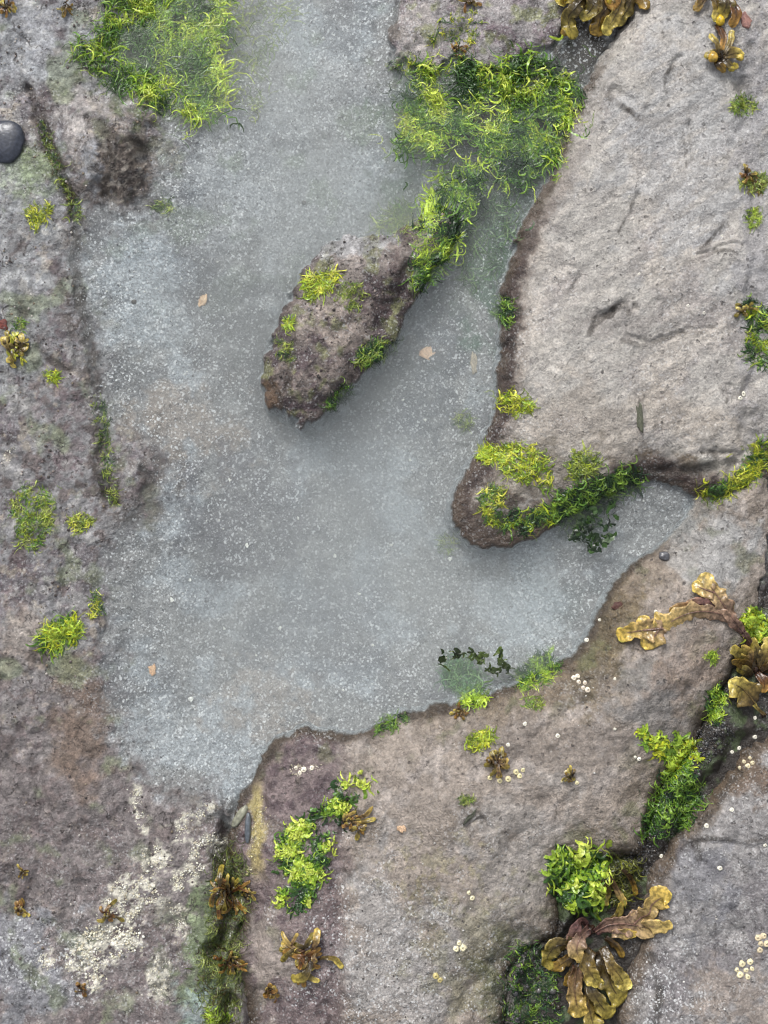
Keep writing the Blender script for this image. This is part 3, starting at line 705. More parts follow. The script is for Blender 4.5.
def alga(label, poly, n, length=(7, 16), width=(1.2, 3.0), flow=None, spread=1.2, cols=GREEN, clumpy=0.35, size=14, lift=(0.5, 6), zcap=None, zmin=None, curl=1.15, seed=None, name='green_seaweed', group='green seaweed clumps on the shore rock', cat='seaweed', weights=None):
    poly = np.asarray(poly, float)
    seed = seed if seed is not None else int(poly[0, 0] * 13 + poly[0, 1] * 7) % 9973
    r = np.random.default_rng(seed)
    n = int(n * 3.5)
    P = inside_pts(poly, n, r, clumpy, size, 500 + seed % 40); n = len(P)
    c0 = P.mean(0); k = 8
    big = n > 600
    P = P + r.normal(0, 2.0 if big else 1.0, P.shape) + (r.random(n) < (0.2 if n > 2000 else 0.12 if big else 0.0))[:, None] * r.normal(0, 10.0 if n > 2000 else 6.0, P.shape)
    cols = sorted(cols, key=lambda c: c[0] + c[1] + c[2]); L = np.array([lin(c) for c in cols])
    fine = width[1] < 3.5
    ln = (1.3 if fine else 1.05) * r.uniform(*length, n) * r.choice([0.7, 1, 1.4], n); w = (0.31 if fine else 0.38) * r.uniform(*width, n) * r.choice([0.6, 0.9, 1.6], n)
    if flow is None:
        a = np.arctan2(P[:, 1] - c0[1], P[:, 0] - c0[0]) + r.normal(0, spread, n)
    else:
        a = R(flow) + r.normal(0, spread * 0.8, n) + 1.8 * fbm(P[:, 0], P[:, 1], 26, 2, 77)
    da = r.normal(0, 2.0 * curl / k, n)
    q = P - 0.4 * ln[:, None] * np.stack([np.cos(a), np.sin(a)], 1)
    X, Y = [q[:, 0]], [q[:, 1]]
    for s_ in range(k - 1):
        a = a + da + r.normal(0, 2.2 * curl / k, n)
        X.append(X[-1] + ln / (k - 1) * np.cos(a)); Y.append(Y[-1] + ln / (k - 1) * np.sin(a))
    X = np.stack(X, 1); Y = np.stack(Y, 1)
    x, y, z = plan(X.ravel(), Y.ravel()); x, y, z = (v.reshape(n, k) for v in (x, y, z))
    sp = np.linspace(0, 1, k)[None]
    tuft = np.clip(0.5 + 1.25 * fbm(P[:, 0], P[:, 1], size * 1.1, 3, 900 + seed % 50) + r.normal(0, 0.16, n), 0, 1)   # light and dark tufts
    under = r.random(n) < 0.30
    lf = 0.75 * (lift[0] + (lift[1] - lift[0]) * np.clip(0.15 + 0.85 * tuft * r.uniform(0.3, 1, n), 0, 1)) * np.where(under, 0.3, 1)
    arch = r.uniform(0.2, 1.0, n)
    zz = z + 0.3 + lf[:, None] * (0.35 + arch[:, None] * np.sin(sp * np.pi * r.uniform(0.6, 1.6, (n, 1)) + r.uniform(0, 0.6, (n, 1)))) + r.normal(0, 0.4, (n, k))
    zz = np.maximum(zz, z + 0.25)
    if zcap is not None: zz = np.minimum(zz, zcap + r.uniform(-0.8, 0.6, (n, 1)))
    if zmin is not None: zz = np.maximum(zz, zmin + r.uniform(-0.3, 0.3, (n, 1)))
    tx = np.gradient(x, axis=1); ty = np.gradient(y, axis=1); l_ = np.hypot(tx, ty) + 1e-9; nx, ny = -ty / l_, tx / l_
    ww = w[:, None] * np.sqrt(np.clip(np.sin(np.pi * (0.06 + 0.9 * sp)), 0.05, 1)) * r.uniform(0.6, 1.3, (n, k))
    roll = 0.45 * r.uniform(-1.0, 1.0, (n, 1)) + np.cumsum(r.normal(0, 0.22, (n, k)), 1)
    cr, sr = np.cos(roll), np.sin(roll); f = r.uniform(-0.8, 0.8, (n, 1))
    ci = np.clip((tuft * len(L)).astype(int), 0, len(L) - 1)
    cc = L[ci] * (r.uniform(0.75, 1.25, n) * np.where(under, 0.55, 1))[:, None]  # low strips coloured darker, painting in a shaded underlayer
    V = np.zeros((n, k, 3, 3)); C = np.zeros((n, k, 3, 3))
    for j, u in enumerate((-1, 0, 1)):
        V[:, :, j, 0] = x + nx * ww * u * cr; V[:, :, j, 1] = y + ny * ww * u * cr
        V[:, :, j, 2] = np.maximum(zz + ww * 0.8 * u * sr + (f * ww * 0.7 if u == 0 else 0), z + 0.15)
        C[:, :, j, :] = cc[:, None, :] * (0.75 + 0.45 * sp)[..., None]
    base = (np.arange(n) * k * 3)[:, None, None] + (np.arange(k - 1) * 3)[None, :, None] + np.arange(2)[None, None, :]
    F = np.stack([base, base + 1, base + 4, base + 3], -1).reshape(-1, 4)
    V = V.reshape(-1, 3); C = C.reshape(-1, 3); o = V.mean(0)
    if zmin is not None and zcap is not None and 0.3 < zmin: V[:, 2] = np.clip(V[:, 2], zmin - 0.2, zcap + 1.0)
    ow = world(*o)
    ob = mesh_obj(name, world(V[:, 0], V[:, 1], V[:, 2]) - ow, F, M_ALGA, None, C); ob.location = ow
    tag(ob, label, cat, group)
    return ob

alga('bright green feathery seaweed mat at upper left trailing into the shallow pool', [(73, 52), (98, 40), (110, 8), (125, -12), (210, -12), (232, 20), (226, 60), (232, 100), (213, 122), (167, 113), (140, 100), (112, 84), (97, 67)],
     1000, (7, 17), (0.8, 2.1), -50, 0.6, GREEN + DARKG[1:3] + GREEN[:1], 0.36, 24, (7, 15), 9, -0.7)
alga('pale green seaweed film lying under water right of the upper left mat', [(215, -10), (300, 0), (270, 60), (262, 110), (236, 110), (228, 60)], 90, (6, 14), (0.6, 1.5), -50, 0.9, PALE, 0.5, 18, (0.3, 2), -1.5)
alga('bright green seaweed tuft just below the pale top edge rock', [(412, 76), (440, 70), (469, 64), (494, 78), (490, 103), (473, 127), (456, 147), (443, 163), (416, 160), (398, 157), (403, 127), (406, 107)],
     620, (6, 15), (0.8, 2.3), 40, 0.6, GREEN + DARKG[:3], 0.48, 24, (8, 20), 10, -0.6)
alga('thick glossy green seaweed mat against the left edge of the big slab', [(510, 62), (535, 62), (560, 76), (578, 92), (573, 112), (560, 150), (545, 172), (530, 188), (505, 190), (487, 165), (478, 145), (494, 130), (505, 115), (500, 90)],
     900, (6, 15), (1.0, 2.7), 60, 0.6, GREEN + DARKG, 0.40, 24, (8, 24), 12, -0.5)
alga('dark green seaweed strand leading down to the right end of the island hump', [(440, 180), (476, 170), (480, 190), (468, 215), (460, 240), (440, 270), (428, 290), (408, 288), (420, 258), (422, 225)],
     420, (6, 14), (0.9, 2.4), 110, 0.6, DARKG + GREEN[:2], 0.40, 20, (6, 12), 9, -0.4)
alga('faint green seaweed tuft under water above the island hump', disc(396, 219, 22, 17), 70, (6, 14), (0.6, 1.6), None, 0.7, PALE + GREEN[2:4], 0.3, 14, (0.5, 5), -1)
alga('wispy drowned seaweed in the narrow deep channel beside the slab', [(470, 205), (505, 200), (520, 215), (505, 250), (490, 290), (460, 280), (455, 245)], 110, (7, 16), (0.8, 2.0), 100, 1.0, [(92, 122, 84), (74, 104, 72), (120, 146, 96)], 0.42, 14, (2, 14), -8)
alga('thin green fringe along the lower edge of the pale top rock', [(386, 60), (400, 58), (425, 66), (450, 66), (448, 74), (420, 76), (392, 70)], 70, (4, 9), (0.6, 1.5), 10, 0.9, DARKG + YELG[:1], 0.35, 8, (0.5, 3))
alga('small olive tufts growing on top of the pale top rock', [(440, 20), (475, 10), (482, 30), (462, 56), (450, 40), (430, 44)], 45, (3, 8), (0.6, 1.5), None, 1.0, YELG[1:] + DARKG[:2], 0.45, 9, (0.5, 3))
# on the island
alga('yellow green seaweed cushion on the upper shoulder of the island hump', disc(320, 286, 20, 13, -25), 120, (4, 9), (0.8, 2.0), None, 1.0, YELG + GREEN[:2], 0.3, 10, (0.6, 4))
alga('sparse olive seaweed patch in the middle of the island hump', disc(350, 296, 16, 14), 50, (3, 7), (0.6, 1.5), None, 1.0, PALE + YELG[3:], 0.4, 9, (0.5, 3))
alga('tiny green tuft on the left rim of the island hump', disc(288, 324, 7, 6), 26, (3, 7), (0.7, 1.7), None, 1.0, YELG[:2] + GREEN[:3], 0.2, 8, (0.5, 3))
alga('thin olive fuzz low on the left flank of the island hump', disc(283, 350, 14, 10, 30), 40, (2, 6), (0.5, 1.2), None, 1.0, PALE + DARKG[:2], 0.4, 8, (0.4, 2))
alga('elongated green seaweed pad on the lower right shore of the island hump', disc(377, 353, 23, 11, -30), 130, (4, 9), (0.8, 2.0), None, 1.0, DARKG + PALE[:2], 0.3, 9, (0.6, 4))
alga('dark green fringe near the pointed lower end of the island hump', disc(338, 398, 17, 8, -45), 70, (3, 8), (0.6, 1.6), None, 1.0, DARKG, 0.35, 8, (0.5, 3))
# slab edge and nose
alga('small green tuft hanging on the slab edge halfway down the channel', disc(504, 313, 9, 15), 60, (4, 9), (0.7, 1.7), 100, 1.0, DARKG + GREEN[2:3], 0.3, 8, (0.6, 4))
alga('yellow green sprig on the slab edge above the rounded nose', disc(514, 406, 18, 8, 15), 60, (4, 10), (0.7, 2.0), 10, 0.7, YELG + GREEN[:1], 0.35, 8, (0.6, 4))
alga('round bright green tuft on the slab edge left of the nose patch', disc(488, 454, 11, 9), 70, (4, 9), (0.9, 2.3), None, 1.0, YELG[:2] + GREEN[:2], 0.2, 8, (0.6, 5))
alga('yellow green seaweed sprawl on top of the rounded slab nose', [(500, 448), (525, 444), (545, 456), (552, 484), (540, 490), (520, 478), (500, 470)], 150, (4, 10), (0.8, 2.1), 30, 1.1, YELG + GREEN[:3], 0.42, 10, (0.6, 4))
alga('upright olive green tuft down the left of the slab nose', disc(493, 507, 12, 20), 90, (4, 9), (0.7, 1.9), 90, 0.9, YELG[1:] + DARKG[1:3], 0.36, 9, (0.6, 4))
alga('green streak along the lower lip of the slab nose', [(505, 515), (530, 510), (560, 505), (556, 520), (530, 532), (508, 534)], 120, (4, 10), (0.7, 1.9), 0, 0.8, DARKG + YELG[1:2], 0.38, 10, (0.5, 4))
alga('pale green crinkled patch on the slab above the water inlet', disc(582, 464, 17, 14), 90, (4, 9), (0.7, 2.0), None, 1.0, PALE + YELG[1:2], 0.3, 9, (0.5, 3))
alga('dark green seaweed mat overhanging the mouth of the narrow inlet', [(556, 500), (575, 488), (600, 482), (632, 470), (642, 484), (622, 494), (606, 506), (590, 520), (570, 526), (556, 520)],
     330, (5, 12), (0.9, 2.3), 20, 1.0, DARKG, 0.28, 10, (0.8, 6))
alga('dark leafy scraps floating on the inlet water under the green mat', [(566, 524), (590, 508), (612, 500), (612, 530), (600, 548), (582, 556), (572, 546)], 20, (5, 10), (3.5, 6.5), 80, 0.8, [(40, 62, 30), (54, 80, 36), (32, 50, 28)], 0.5, 12, (0.3, 2), 1.6, 0.7)
# right edge
alga('green tuft in a hollow near the top right of the slab', disc(741, 105, 13, 9), 60, (3, 7), (0.7, 1.6), None, 1.0, PALE + GREEN[2:4], 0.35, 8, (0.5, 3))
alga('mixed green and brown tuft in the right hand crack above the pale tuft', disc(752, 182, 16, 12), 80, (3, 8), (0.7, 1.7), None, 1.0, PALE + [(130, 108, 52), (104, 84, 44)], 0.35, 8, (0.5, 3.5))
alga('small pale green tuft low in the upper right hand crack', disc(754, 219, 9, 12), 46, (3, 6), (0.6, 1.4), None, 1.0, PALE + GREEN[:2], 0.3, 8, (0.5, 3))
alga('dark green strip filling the crack at the right edge of the slab', [(744, 304), (758, 300), (775, 320), (775, 366), (752, 366), (742, 352), (746, 330)], 170, (4, 9), (0.7, 1.8), 80, 1.0, DARKG + YELG[1:2], 0.36, 10, (0.5, 4))
alga('yellow green seaweed rope along the crack right of the inlet', [(775, 444), (762, 470), (740, 488), (712, 498), (700, 492), (728, 482), (746, 466), (758, 446)], 200, (4, 10), (0.8, 2.0), -35, 0.9, YELG + DARKG[1:3], 0.33, 10, (0.5, 4))
alga('bright green tuft beside the base of the long brown frond', disc(754, 624, 17, 16), 90, (5, 11), (1.8, 4.2), None, 1.0, GREEN[:3] + YELG[:2], 0.25, 9, (1, 8), curl=1.2)
alga('tiny bright tuft alone on the ledge left of the brown cluster', disc(712, 658, 7, 6), 24, (3, 6), (0.6, 1.5), None, 1.0, GREEN[:3], 0.2, 8, (0.5, 2.5))
alga('green fringe in the crevice under the yellow blade', disc(716, 705, 10, 20, 15), 90, (3, 8), (0.7, 1.9), None, 1.0, GREEN[:4] + DARKG[:1], 0.35, 9, (1, 7))
alga('bright lettuce green tuft at the right rim of the ledge', [(638, 732), (656, 738), (672, 740), (690, 740), (698, 756), (690, 772), (672, 770), (660, 756)], 120, (6, 12), (1.6, 4.0), 25, 0.7, GREEN[:3] + YELG[:1], 0.3, 10, (1, 7), curl=1.2)
alga('dark green seaweed hanging into the right crevice below the lettuce tuft', [(662, 776), (684, 770), (700, 790), (694, 815), (672, 834), (642, 838), (646, 815), (658, 795)], 260, (4, 10), (0.9, 2.4), 100, 1.0, GREEN[2:4] + DARKG, 0.3, 10, (1, 9))
# shore of the ledge
alga('two green sprigs on the shore at the middle of the ledge', disc(389, 724, 20, 8, -35), 60, (3, 8), (0.6, 1.6), -60, 0.8, DARKG[1:] + GREEN[2:3], 0.45, 9, (0.8, 5))
alga('pale drowned feathery tuft under water at the ledge shore', disc(463, 676, 17, 17), 130, (7, 15), (0.5, 1.2), -90, 0.7, [(116, 152, 110), (92, 130, 92), (140, 170, 120)], 0.25, 12, (1, 9), -2.0)
alga('glossy bright leaf at the waterline beside the drowned tuft', disc(474, 696, 15, 8, -20), 50, (6, 11), (1.4, 3.2), -20, 0.7, GREEN[:4], 0.2, 9, (1, 6))
alga('dark little leaves floating in a row off the ledge shore', [(436, 662), (442, 652), (462, 646), (486, 652), (500, 648), (508, 662), (500, 676), (480, 662), (460, 656), (446, 662)], 14, (5, 10), (3.5, 6.0), -15, 0.6, [(52, 66, 28), (42, 56, 26), (72, 88, 38)], 0.5, 9, (0.3, 2), 1.6, 0.7)
alga('green fringe in the water along the ledge shore left of the shell cluster', [(510, 680), (525, 664), (545, 652), (556, 656), (560, 670), (545, 684), (520, 690)], 150, (4, 10), (0.8, 2.0), -30, 0.9, DARKG + GREEN[:2], 0.35, 10, (1, 7), 4)
alga('faint green sprigs on the ledge above the first white dots', disc(535, 703, 10, 7), 30, (3, 6), (0.6, 1.4), None, 1.0, GREEN[2:4] + PALE[:2], 0.3, 8, (0.4, 2))
alga('small yellow green tuft above the brown button wrack on the ledge', disc(483, 740, 17, 8, -20), 70, (4, 9), (0.9, 2.2), -10, 0.8, YELG + GREEN[:2], 0.25, 9, (0.8, 5))
alga('small dim green tuft alone on the ledge face', disc(466, 799, 8, 6), 30, (2, 5), (0.5, 1.2), None, 1.0, PALE[1:] + DARKG[1:2], 0.3, 7, (0.4, 2))
# ledge, left shelf
alga('bright green seaweed sprawl on the dark left shelf of the ledge', [(350, 778), (366, 784), (364, 796), (346, 806), (338, 830), (334, 860), (318, 876), (310, 900), (292, 912), (278, 900), (286, 872), (280, 852), (288, 832), (310, 822), (328, 800)],
     420, (5, 12), (1.3, 3.6), 110, 0.9, GREEN + DARKG[:1], 0.54, 20, (0.8, 7), curl=1.2)
alga('bright green curly seaweed mound above the brown wrack pile', [(550, 862), (566, 850), (590, 856), (604, 866), (606, 892), (596, 912), (572, 908), (560, 890)], 260, (8, 17), (2.0, 5.5), 60, 0.6, GREEN + DARKG[:2], 0.42, 20, (3, 20), curl=1.5)
alga('thin olive strands tangled right of the curly green mound', [(600, 862), (622, 858), (638, 870), (632, 900), (612, 904), (604, 890)], 110, (7, 15), (0.7, 1.8), 60, 0.7, [(120, 124, 50), (88, 92, 40), (62, 70, 34)], 0.25, 12, (2, 12))
alga('dark mossy seaweed in the pit left of the brown wrack pile', [(508, 952), (535, 945), (550, 960), (560, 990), (556, 1030), (508, 1030)], 300, (3, 8), (0.7, 1.8), None, 1.2, DARKG + [(38, 60, 40), (60, 86, 60)], 0.32, 10, (0.6, 6))
# left rock
alga('small yellow green tuft on the left rock below the dark pebble', disc(38, 213, 14, 13), 70, (3, 7), (0.6, 1.6), None, 1.0, YELG + PALE[:2], 0.33, 8, (0.5, 3.5))
alga('tiny bright green sprig on the left rock right of the yellow wrack', disc(52, 377, 9, 6), 34, (3, 6), (0.7, 1.5), None, 1.0, YELG[:2] + GREEN[:2], 0.25, 8, (0.5, 3))
alga('little green fleck just above the yellow wrack on the left rock', disc(21, 325, 8, 6), 26, (2, 5), (0.6, 1.3), None, 1.0, GREEN[2:4] + PALE[:1], 0.25, 8, (0.4, 2))
alga('broad thin green mat on the left rock at mid height', [(14, 500), (30, 484), (48, 494), (56, 515), (46, 540), (30, 552), (18, 538), (12, 518)], 230, (3, 8), (0.6, 1.5), None, 1.2, PALE + YELG[1:2] + GREEN[2:4], 0.42, 10, (0.4, 2.5))
alga('small olive green tuft right of the broad thin mat', disc(79, 521, 12, 9), 60, (3, 7), (0.6, 1.5), None, 1.0, PALE + YELG[1:3], 0.33, 8, (0.4, 2.5))
alga('bright star shaped green seaweed at the left shore', disc(60, 632, 27, 15, -25), 150, (6, 14), (0.8, 2.1), None, 0.6, GREEN[:4] + YELG[:1], 0.35, 11, (0.6, 5))
alga('short green sprig at the waterline above the star shaped seaweed', disc(95, 608, 7, 14, 15), 40, (3, 7), (0.6, 1.6), 100, 0.8, YELG[1:] + DARKG[1:3], 0.3, 8, (0.5, 3))
alga('line of tiny green threads in the long crack of the left rock', [(92, 400), (106, 405), (112, 450), (118, 500), (112, 512), (104, 480), (98, 440)], 90, (3, 7), (0.5, 1.2), 90, 0.9, PALE + DARKG[:2], 0.5, 9, (0.4, 2))
alga('green threads along the crack beneath the dark rock bump', [(40, 118), (56, 150), (72, 190), (82, 215), (74, 222), (62, 190), (46, 150)], 110, (3, 7), (0.5, 1.3), 60, 0.9, PALE + DARKG[:2] + [(90, 74, 50)], 0.42, 9, (0.4, 2.5))
alga('olive threads in the crevice between the left rock and the ledge', [(216, 860), (238, 840), (246, 900), (240, 960), (236, 1030), (205, 1030), (200, 985), (206, 930)], 420, (4, 11), (0.5, 1.4), 95, 0.7, [(96, 110, 56), (124, 138, 72), (72, 84, 44), (146, 156, 84), (86, 76, 44)], 0.36, 14, (0.4, 5))
alga('bright green leaf scraps at the bottom of the left crevice', disc(214, 1016, 18, 8), 40, (4, 8), (1.0, 2.2), None, 1.0, GREEN[:3] + PALE[:1], 0.4, 9, (0.5, 4))
for (cx, cy, rx, lab) in ((466, 423, 9, 'little drowned green wisp off the slab edge in the deep channel'), (165, 205, 9, 'faint green spot of seaweed on the pale sand near the dark bump'), (446, 545, 10, 'faint green wisp on the pool bed below the slab nose')):
    alga(lab, disc(cx, cy, rx, rx * 1.2), 22, (4, 9), (0.5, 1.3), None, 1.0, PALE[1:] + DARKG[1:2], 0.3, 8, (0.5, 4), -2)

# ------------------------------------------------------------------ brown wrack
TAN = ((88, 60, 50), (150, 124, 82), (186, 162, 80)); OLIVE = ((50, 38, 28), (96, 82, 46), (164, 148, 66)); BROWN = ((48, 34, 24), (88, 68, 34), (146, 118, 50)); YEL = ((74, 58, 38), (134, 114, 60), (204, 186, 96)); RUST = ((60, 38, 28), (112, 76, 42), (170, 132, 64))
PURP = ((96, 66, 64), (168, 140, 116), (200, 176, 100)); BLADE = ((176, 148, 116), (188, 162, 106), (206, 178, 84))

def ribbon(V, F, C, pts, w, cols, r, ruffle=1.0, tip='round', wtip=0.9):
    """one wavy strap with a midrib along photo-pixel points (px, py, lift mm); appends to V, F, C in plan mm"""
    p = smooth_poly(np.asarray(pts, float), 7, False)
    seg = np.r_[0, np.cumsum(np.linalg.norm(np.diff(p[:, :2], axis=0), axis=1))]
    n = max(10, int(seg[-1] / 1.7)); s = np.linspace(0, seg[-1], n)
    q = np.stack([np.interp(s, seg, p[:, i]) for i in range(3)], 1)
    sp = s / seg[-1]
    x, y, z = plan(q[:, 0], q[:, 1], 0.0)
    zz = np.maximum(q[:, 2], 0.8) + z
    ker = np.ones(5) / 5
    zz = np.convolve(np.pad(zz, 2, 'edge'), ker, 'valid')
    t = np.gradient(np.stack([x, y], 1), axis=0); t /= np.linalg.norm(t, axis=1, keepdims=True) + 1e-9
    nx, ny = -t[:, 1], t[:, 0]
    w = np.interp(sp, np.linspace(0, 1, len(w)), w) * (1 + 0.12 * fbm(s, s * 0 + r.uniform(0, 99), 9, 2, 3))
    endcap = np.sqrt(np.clip(1 - np.clip((sp - 1) * seg[-1] / (w[-1] * 0.8 + 1e-6) + 1, 0, 1) ** 2, 0.02, 1))
    w = w * endcap
    m = 9; us = np.linspace(-1, 1, m); b = len(V)
    ph1, ph2 = r.uniform(0, 6.28, 2); f = r.uniform(0.35, 0.6); cup = r.uniform(-0.25, 0.35); tilt = r.uniform(-0.35, 0.35)
    cl = [lin(c) * k_ for c, k_ in zip(cols, (0.72, 0.74, 1.0))]
    off = r.uniform(0, 500)
    rf = {sd_: 2.2 * fbm(s + off + 200 * sd_, s * 0 + off, 7.5, 3, 31) for sd_ in (-1, 1)}; wb = {sd_: fbm(s + off + 70 * sd_, s * 0 + off, 13.0, 3, 37) for sd_ in (-1, 1)}
    rimn = 0.5 + 1.2 * fbm(s + off, s * 0 + 9.1, 8.0, 2, 41)
    for i in range(n):
        a = sp[i]
        c = cl[0] * (1 - a / 0.45) + cl[1] * (a / 0.45) if a < 0.45 else cl[1] * (1 - (a - 0.45) / 0.55) + cl[2] * ((a - 0.45) / 0.55)
        for u in us:
            edge = abs(u) ** 1.6
            dz = ruffle * edge * w[i] * 0.32 * rf[1 if u > 0 else -1][i] + cup * u * u * w[i] + tilt * u * w[i] + 0.5 * math.exp(-(u / 0.16) ** 2)
            wob = 1 + 0.7 * wb[1 if u > 0 else -1][i] * abs(u)
            V.append((x[i] + nx[i] * w[i] * u * wob, y[i] + ny[i] * w[i] * u * wob, max(zz[i] + dz, z[i] + 0.4)))
            k = (1 - 0.45 * math.exp(-(u / 0.22) ** 2) * (1 - 0.5 * a)) * (1 + 0.8 * np.clip(rimn[i], 0, 1) * max(0, (abs(u) - 0.7) / 0.3))
            C.append(np.clip(c * k * (1 + 0.35 * float(fbm(np.array([s[i] + ph1 * 30]), np.array([u * w[i] + ph2 * 20]), 9, 2, 8)[0])), 0.004, 0.8))
    RIBS.append((np.array(V[b:])[m // 2::m], w))
    for i in range(n - 1):
        for j in range(m - 1):
            a0 = b + i * m + j; F.append((a0, a0 + 1, a0 + m + 1, a0 + m))

RIBS = []
def tube(name, P, w, col, parent):
    P = P[: int(len(P) * 0.8)]; n = len(P); t = np.gradient(P, axis=0); t /= np.linalg.norm(t, axis=1, keepdims=True) + 1e-9
    sd = np.stack([-t[:, 1], t[:, 0], 0 * t[:, 0]], 1); up = np.cross(sd, t) * -1; up *= np.sign(up[:, 2:3] + 1e-9)
    rad = np.clip(0.13 * w[:n], 0.45, 1.3) * np.linspace(1, 0.35, n); V = []
    for i in range(6):
        a = 2 * math.pi * i / 6; V.append(P + (sd * math.cos(a) + up * (math.sin(a) + 0.35)) * rad[:, None])
    V = np.stack(V, 1).reshape(-1, 3); F = [(i * 6 + j, i * 6 + (j + 1) % 6, (i + 1) * 6 + (j + 1) % 6, (i + 1) * 6 + j) for i in range(n - 1) for j in range(6)]
    W = world(V[:, 0], V[:, 1], V[:, 2]) - np.array(parent.parent.location)
    return mesh_obj(name, W, F, M_WRACK, parent, np.tile(col, (len(V), 1)))

def frond(parent, ribbons, cols, seed, ruffle=1.0, name='frond', label=None, thick=0.45, rib=False, side=None):
    r = np.random.default_rng(seed); V, F, C = [], [], []; RIBS.clear()
    for i, (pts, w) in enumerate(ribbons):
        ribbon(V, F, C, pts, w, cols if i == 0 or side is None else side, r, ruffle)
    V = np.array(V); W = world(V[:, 0], V[:, 1], V[:, 2])
    o = mesh_obj(name, W - np.array(parent.location), np.array(F), M_WRACK, parent, np.array(C))
    md = o.modifiers.new('thickness', 'SOLIDIFY'); md.thickness = thick * S; md.offset = 0
    if rib:
        rc = lin(cols[0]) * 0.7 + lin(cols[1]) * 0.3
        for st, nn in RIBS:
            tube('midrib', st, nn, rc, o)
    if label: o['label'] = label
    return o

def wrack(label, cx, cy, group='brown wrack clumps on the rocks'):
    x, y, z = plan(cx, cy); o = empty('brown_seaweed', tuple(world(x, y, z)[0])); tag(o, label, 'seaweed', group); return o

def wrack_auto(label, cx, cy, rad, n, pal, seed, wk=0.22, lift=5, angs=None, ecc=1.0):
    n = int(n * 2.4); wk = wk * 0.6; rad = rad * 0.9
    t = wrack(label, cx, cy); r = np.random.default_rng(seed)
    for i in range(n):
        a = (R(angs[i % len(angs)]) + r.normal(0, 0.25)) if angs else 2 * np.pi * i / n + r.normal(0, 0.4)
        L_ = rad * r.uniform(0.35, 1.2); bend = r.normal(0, 1.0); w = rad * wk * r.uniform(0.5, 1.3)
        a += r.normal(0, 0.5)
        st = np.array([cx, cy]) + r.normal(0, rad * 0.2, 2)
        pts = []; p = st.copy(); aa = a; lf = lift * r.uniform(0.4, 1.2)
        for k in range(5):
            pts.append((p[0], p[1], 0.8 + lf * math.sin(0.4 + 2.4 * k / 4)))
            aa += bend / 4; p = p + L_ / 4 * np.array([math.cos(aa), math.sin(aa) * ecc])
        rb = [(pts, (w * 0.35, w * 0.8, w, w * 0.95))]
        if r.random() < 0.5 and rad > 14:     # forked tip
            q = pts[2]; a2 = aa + r.choice([-1, 1]) * 0.8; e = np.array([math.cos(a2), math.sin(a2) * ecc]) * L_ * 0.45
            rb.append(([q, (q[0] + e[0] * 0.5, q[1] + e[1] * 0.5, q[2]), (q[0] + e[0], q[1] + e[1], max(q[2] - 1, 1))], (w * 0.6, w * 0.8, w * 0.8)))
        frond(t, rb, pal[i % len(pal)], seed * 31 + i, 1.8)
    return t

# long forked frond lying over the ledge on the right
t = wrack('long forked tan frond lying across the ledge with yellow tips', 752, 650)
frond(t, [([(752, 650, 4), (742, 632, 6), (726, 617, 7), (706, 611, 6), (684, 614, 5), (662, 626, 4), (645, 634, 4)], (3, 3.6, 5, 7.5, 9.5, 12, 10)),
          ([(656, 628, 4), (645, 624, 6), (638, 616, 5)], (6, 7, 5.5)),
          ([(662, 628, 5), (640, 630, 6), (628, 632, 5), (615, 633, 5)], (9, 10, 9, 6)),
          ([(660, 626, 4), (650, 640, 5), (640, 645, 4)], (8, 8, 6))], PURP, 11, 1.3, rib=True, side=BLADE, label='tan blade with a ragged yellow end')
frond(t, [([(742, 632, 6), (728, 614, 8), (716, 597, 9), (706, 583, 9), (698, 574, 8)], (3.5, 6, 9, 10, 8)),
          ([(712, 592, 9), (700, 588, 9), (690, 583, 8)], (6, 8, 6))], PURP, 12, 1.2, rib=True, side=BLADE)
frond(t, [([(724, 616, 6), (704, 604, 6), (686, 606, 5), (668, 612, 4)], (3, 5.5, 6, 3.5))], ((78, 50, 48), (140, 104, 96), (150, 122, 70)), 13, 0.7, rib=True)

t = wrack('brown wrack cluster with short fingers at the right edge above the crevice', 752, 660)
for i, (a, b, w, pal) in enumerate([((754, 668), (728, 648), 6, OLIVE), ((752, 672), (730, 660), 5, BROWN), ((750, 676), (734, 668), 5, OLIVE), ((756, 664), (748, 638), 5, OLIVE), ((758, 668), (768, 636), 8, YEL), ((760, 672), (778, 660), 7, BROWN),
                                    ((756, 672), (762, 692), 6, RUST), ((748, 668), (736, 655), 4, TAN), ((752, 666), (740, 645), 4, TAN)]):
    m_ = ((a[0] + b[0]) / 2 + 2, (a[1] + b[1]) / 2 - 2)
    frond(t, [([(a[0], a[1], 3), (m_[0], m_[1], 9), (b[0], b[1], 7)], (w * 0.5, w, w * 0.9))], pal, 20 + i, rib=True)
t = wrack('single rounded yellow blade on a thin stalk at the right edge', 742, 690)
frond(t, [([(764, 714, 4), (756, 708, 8), (748, 700, 11)], (1.5, 2, 2.5)), ([(752, 702, 10), (744, 692, 14), (734, 684, 14), (726, 680, 11)], (5, 13, 14, 10))], YEL, 41, 0.8, rib=True)

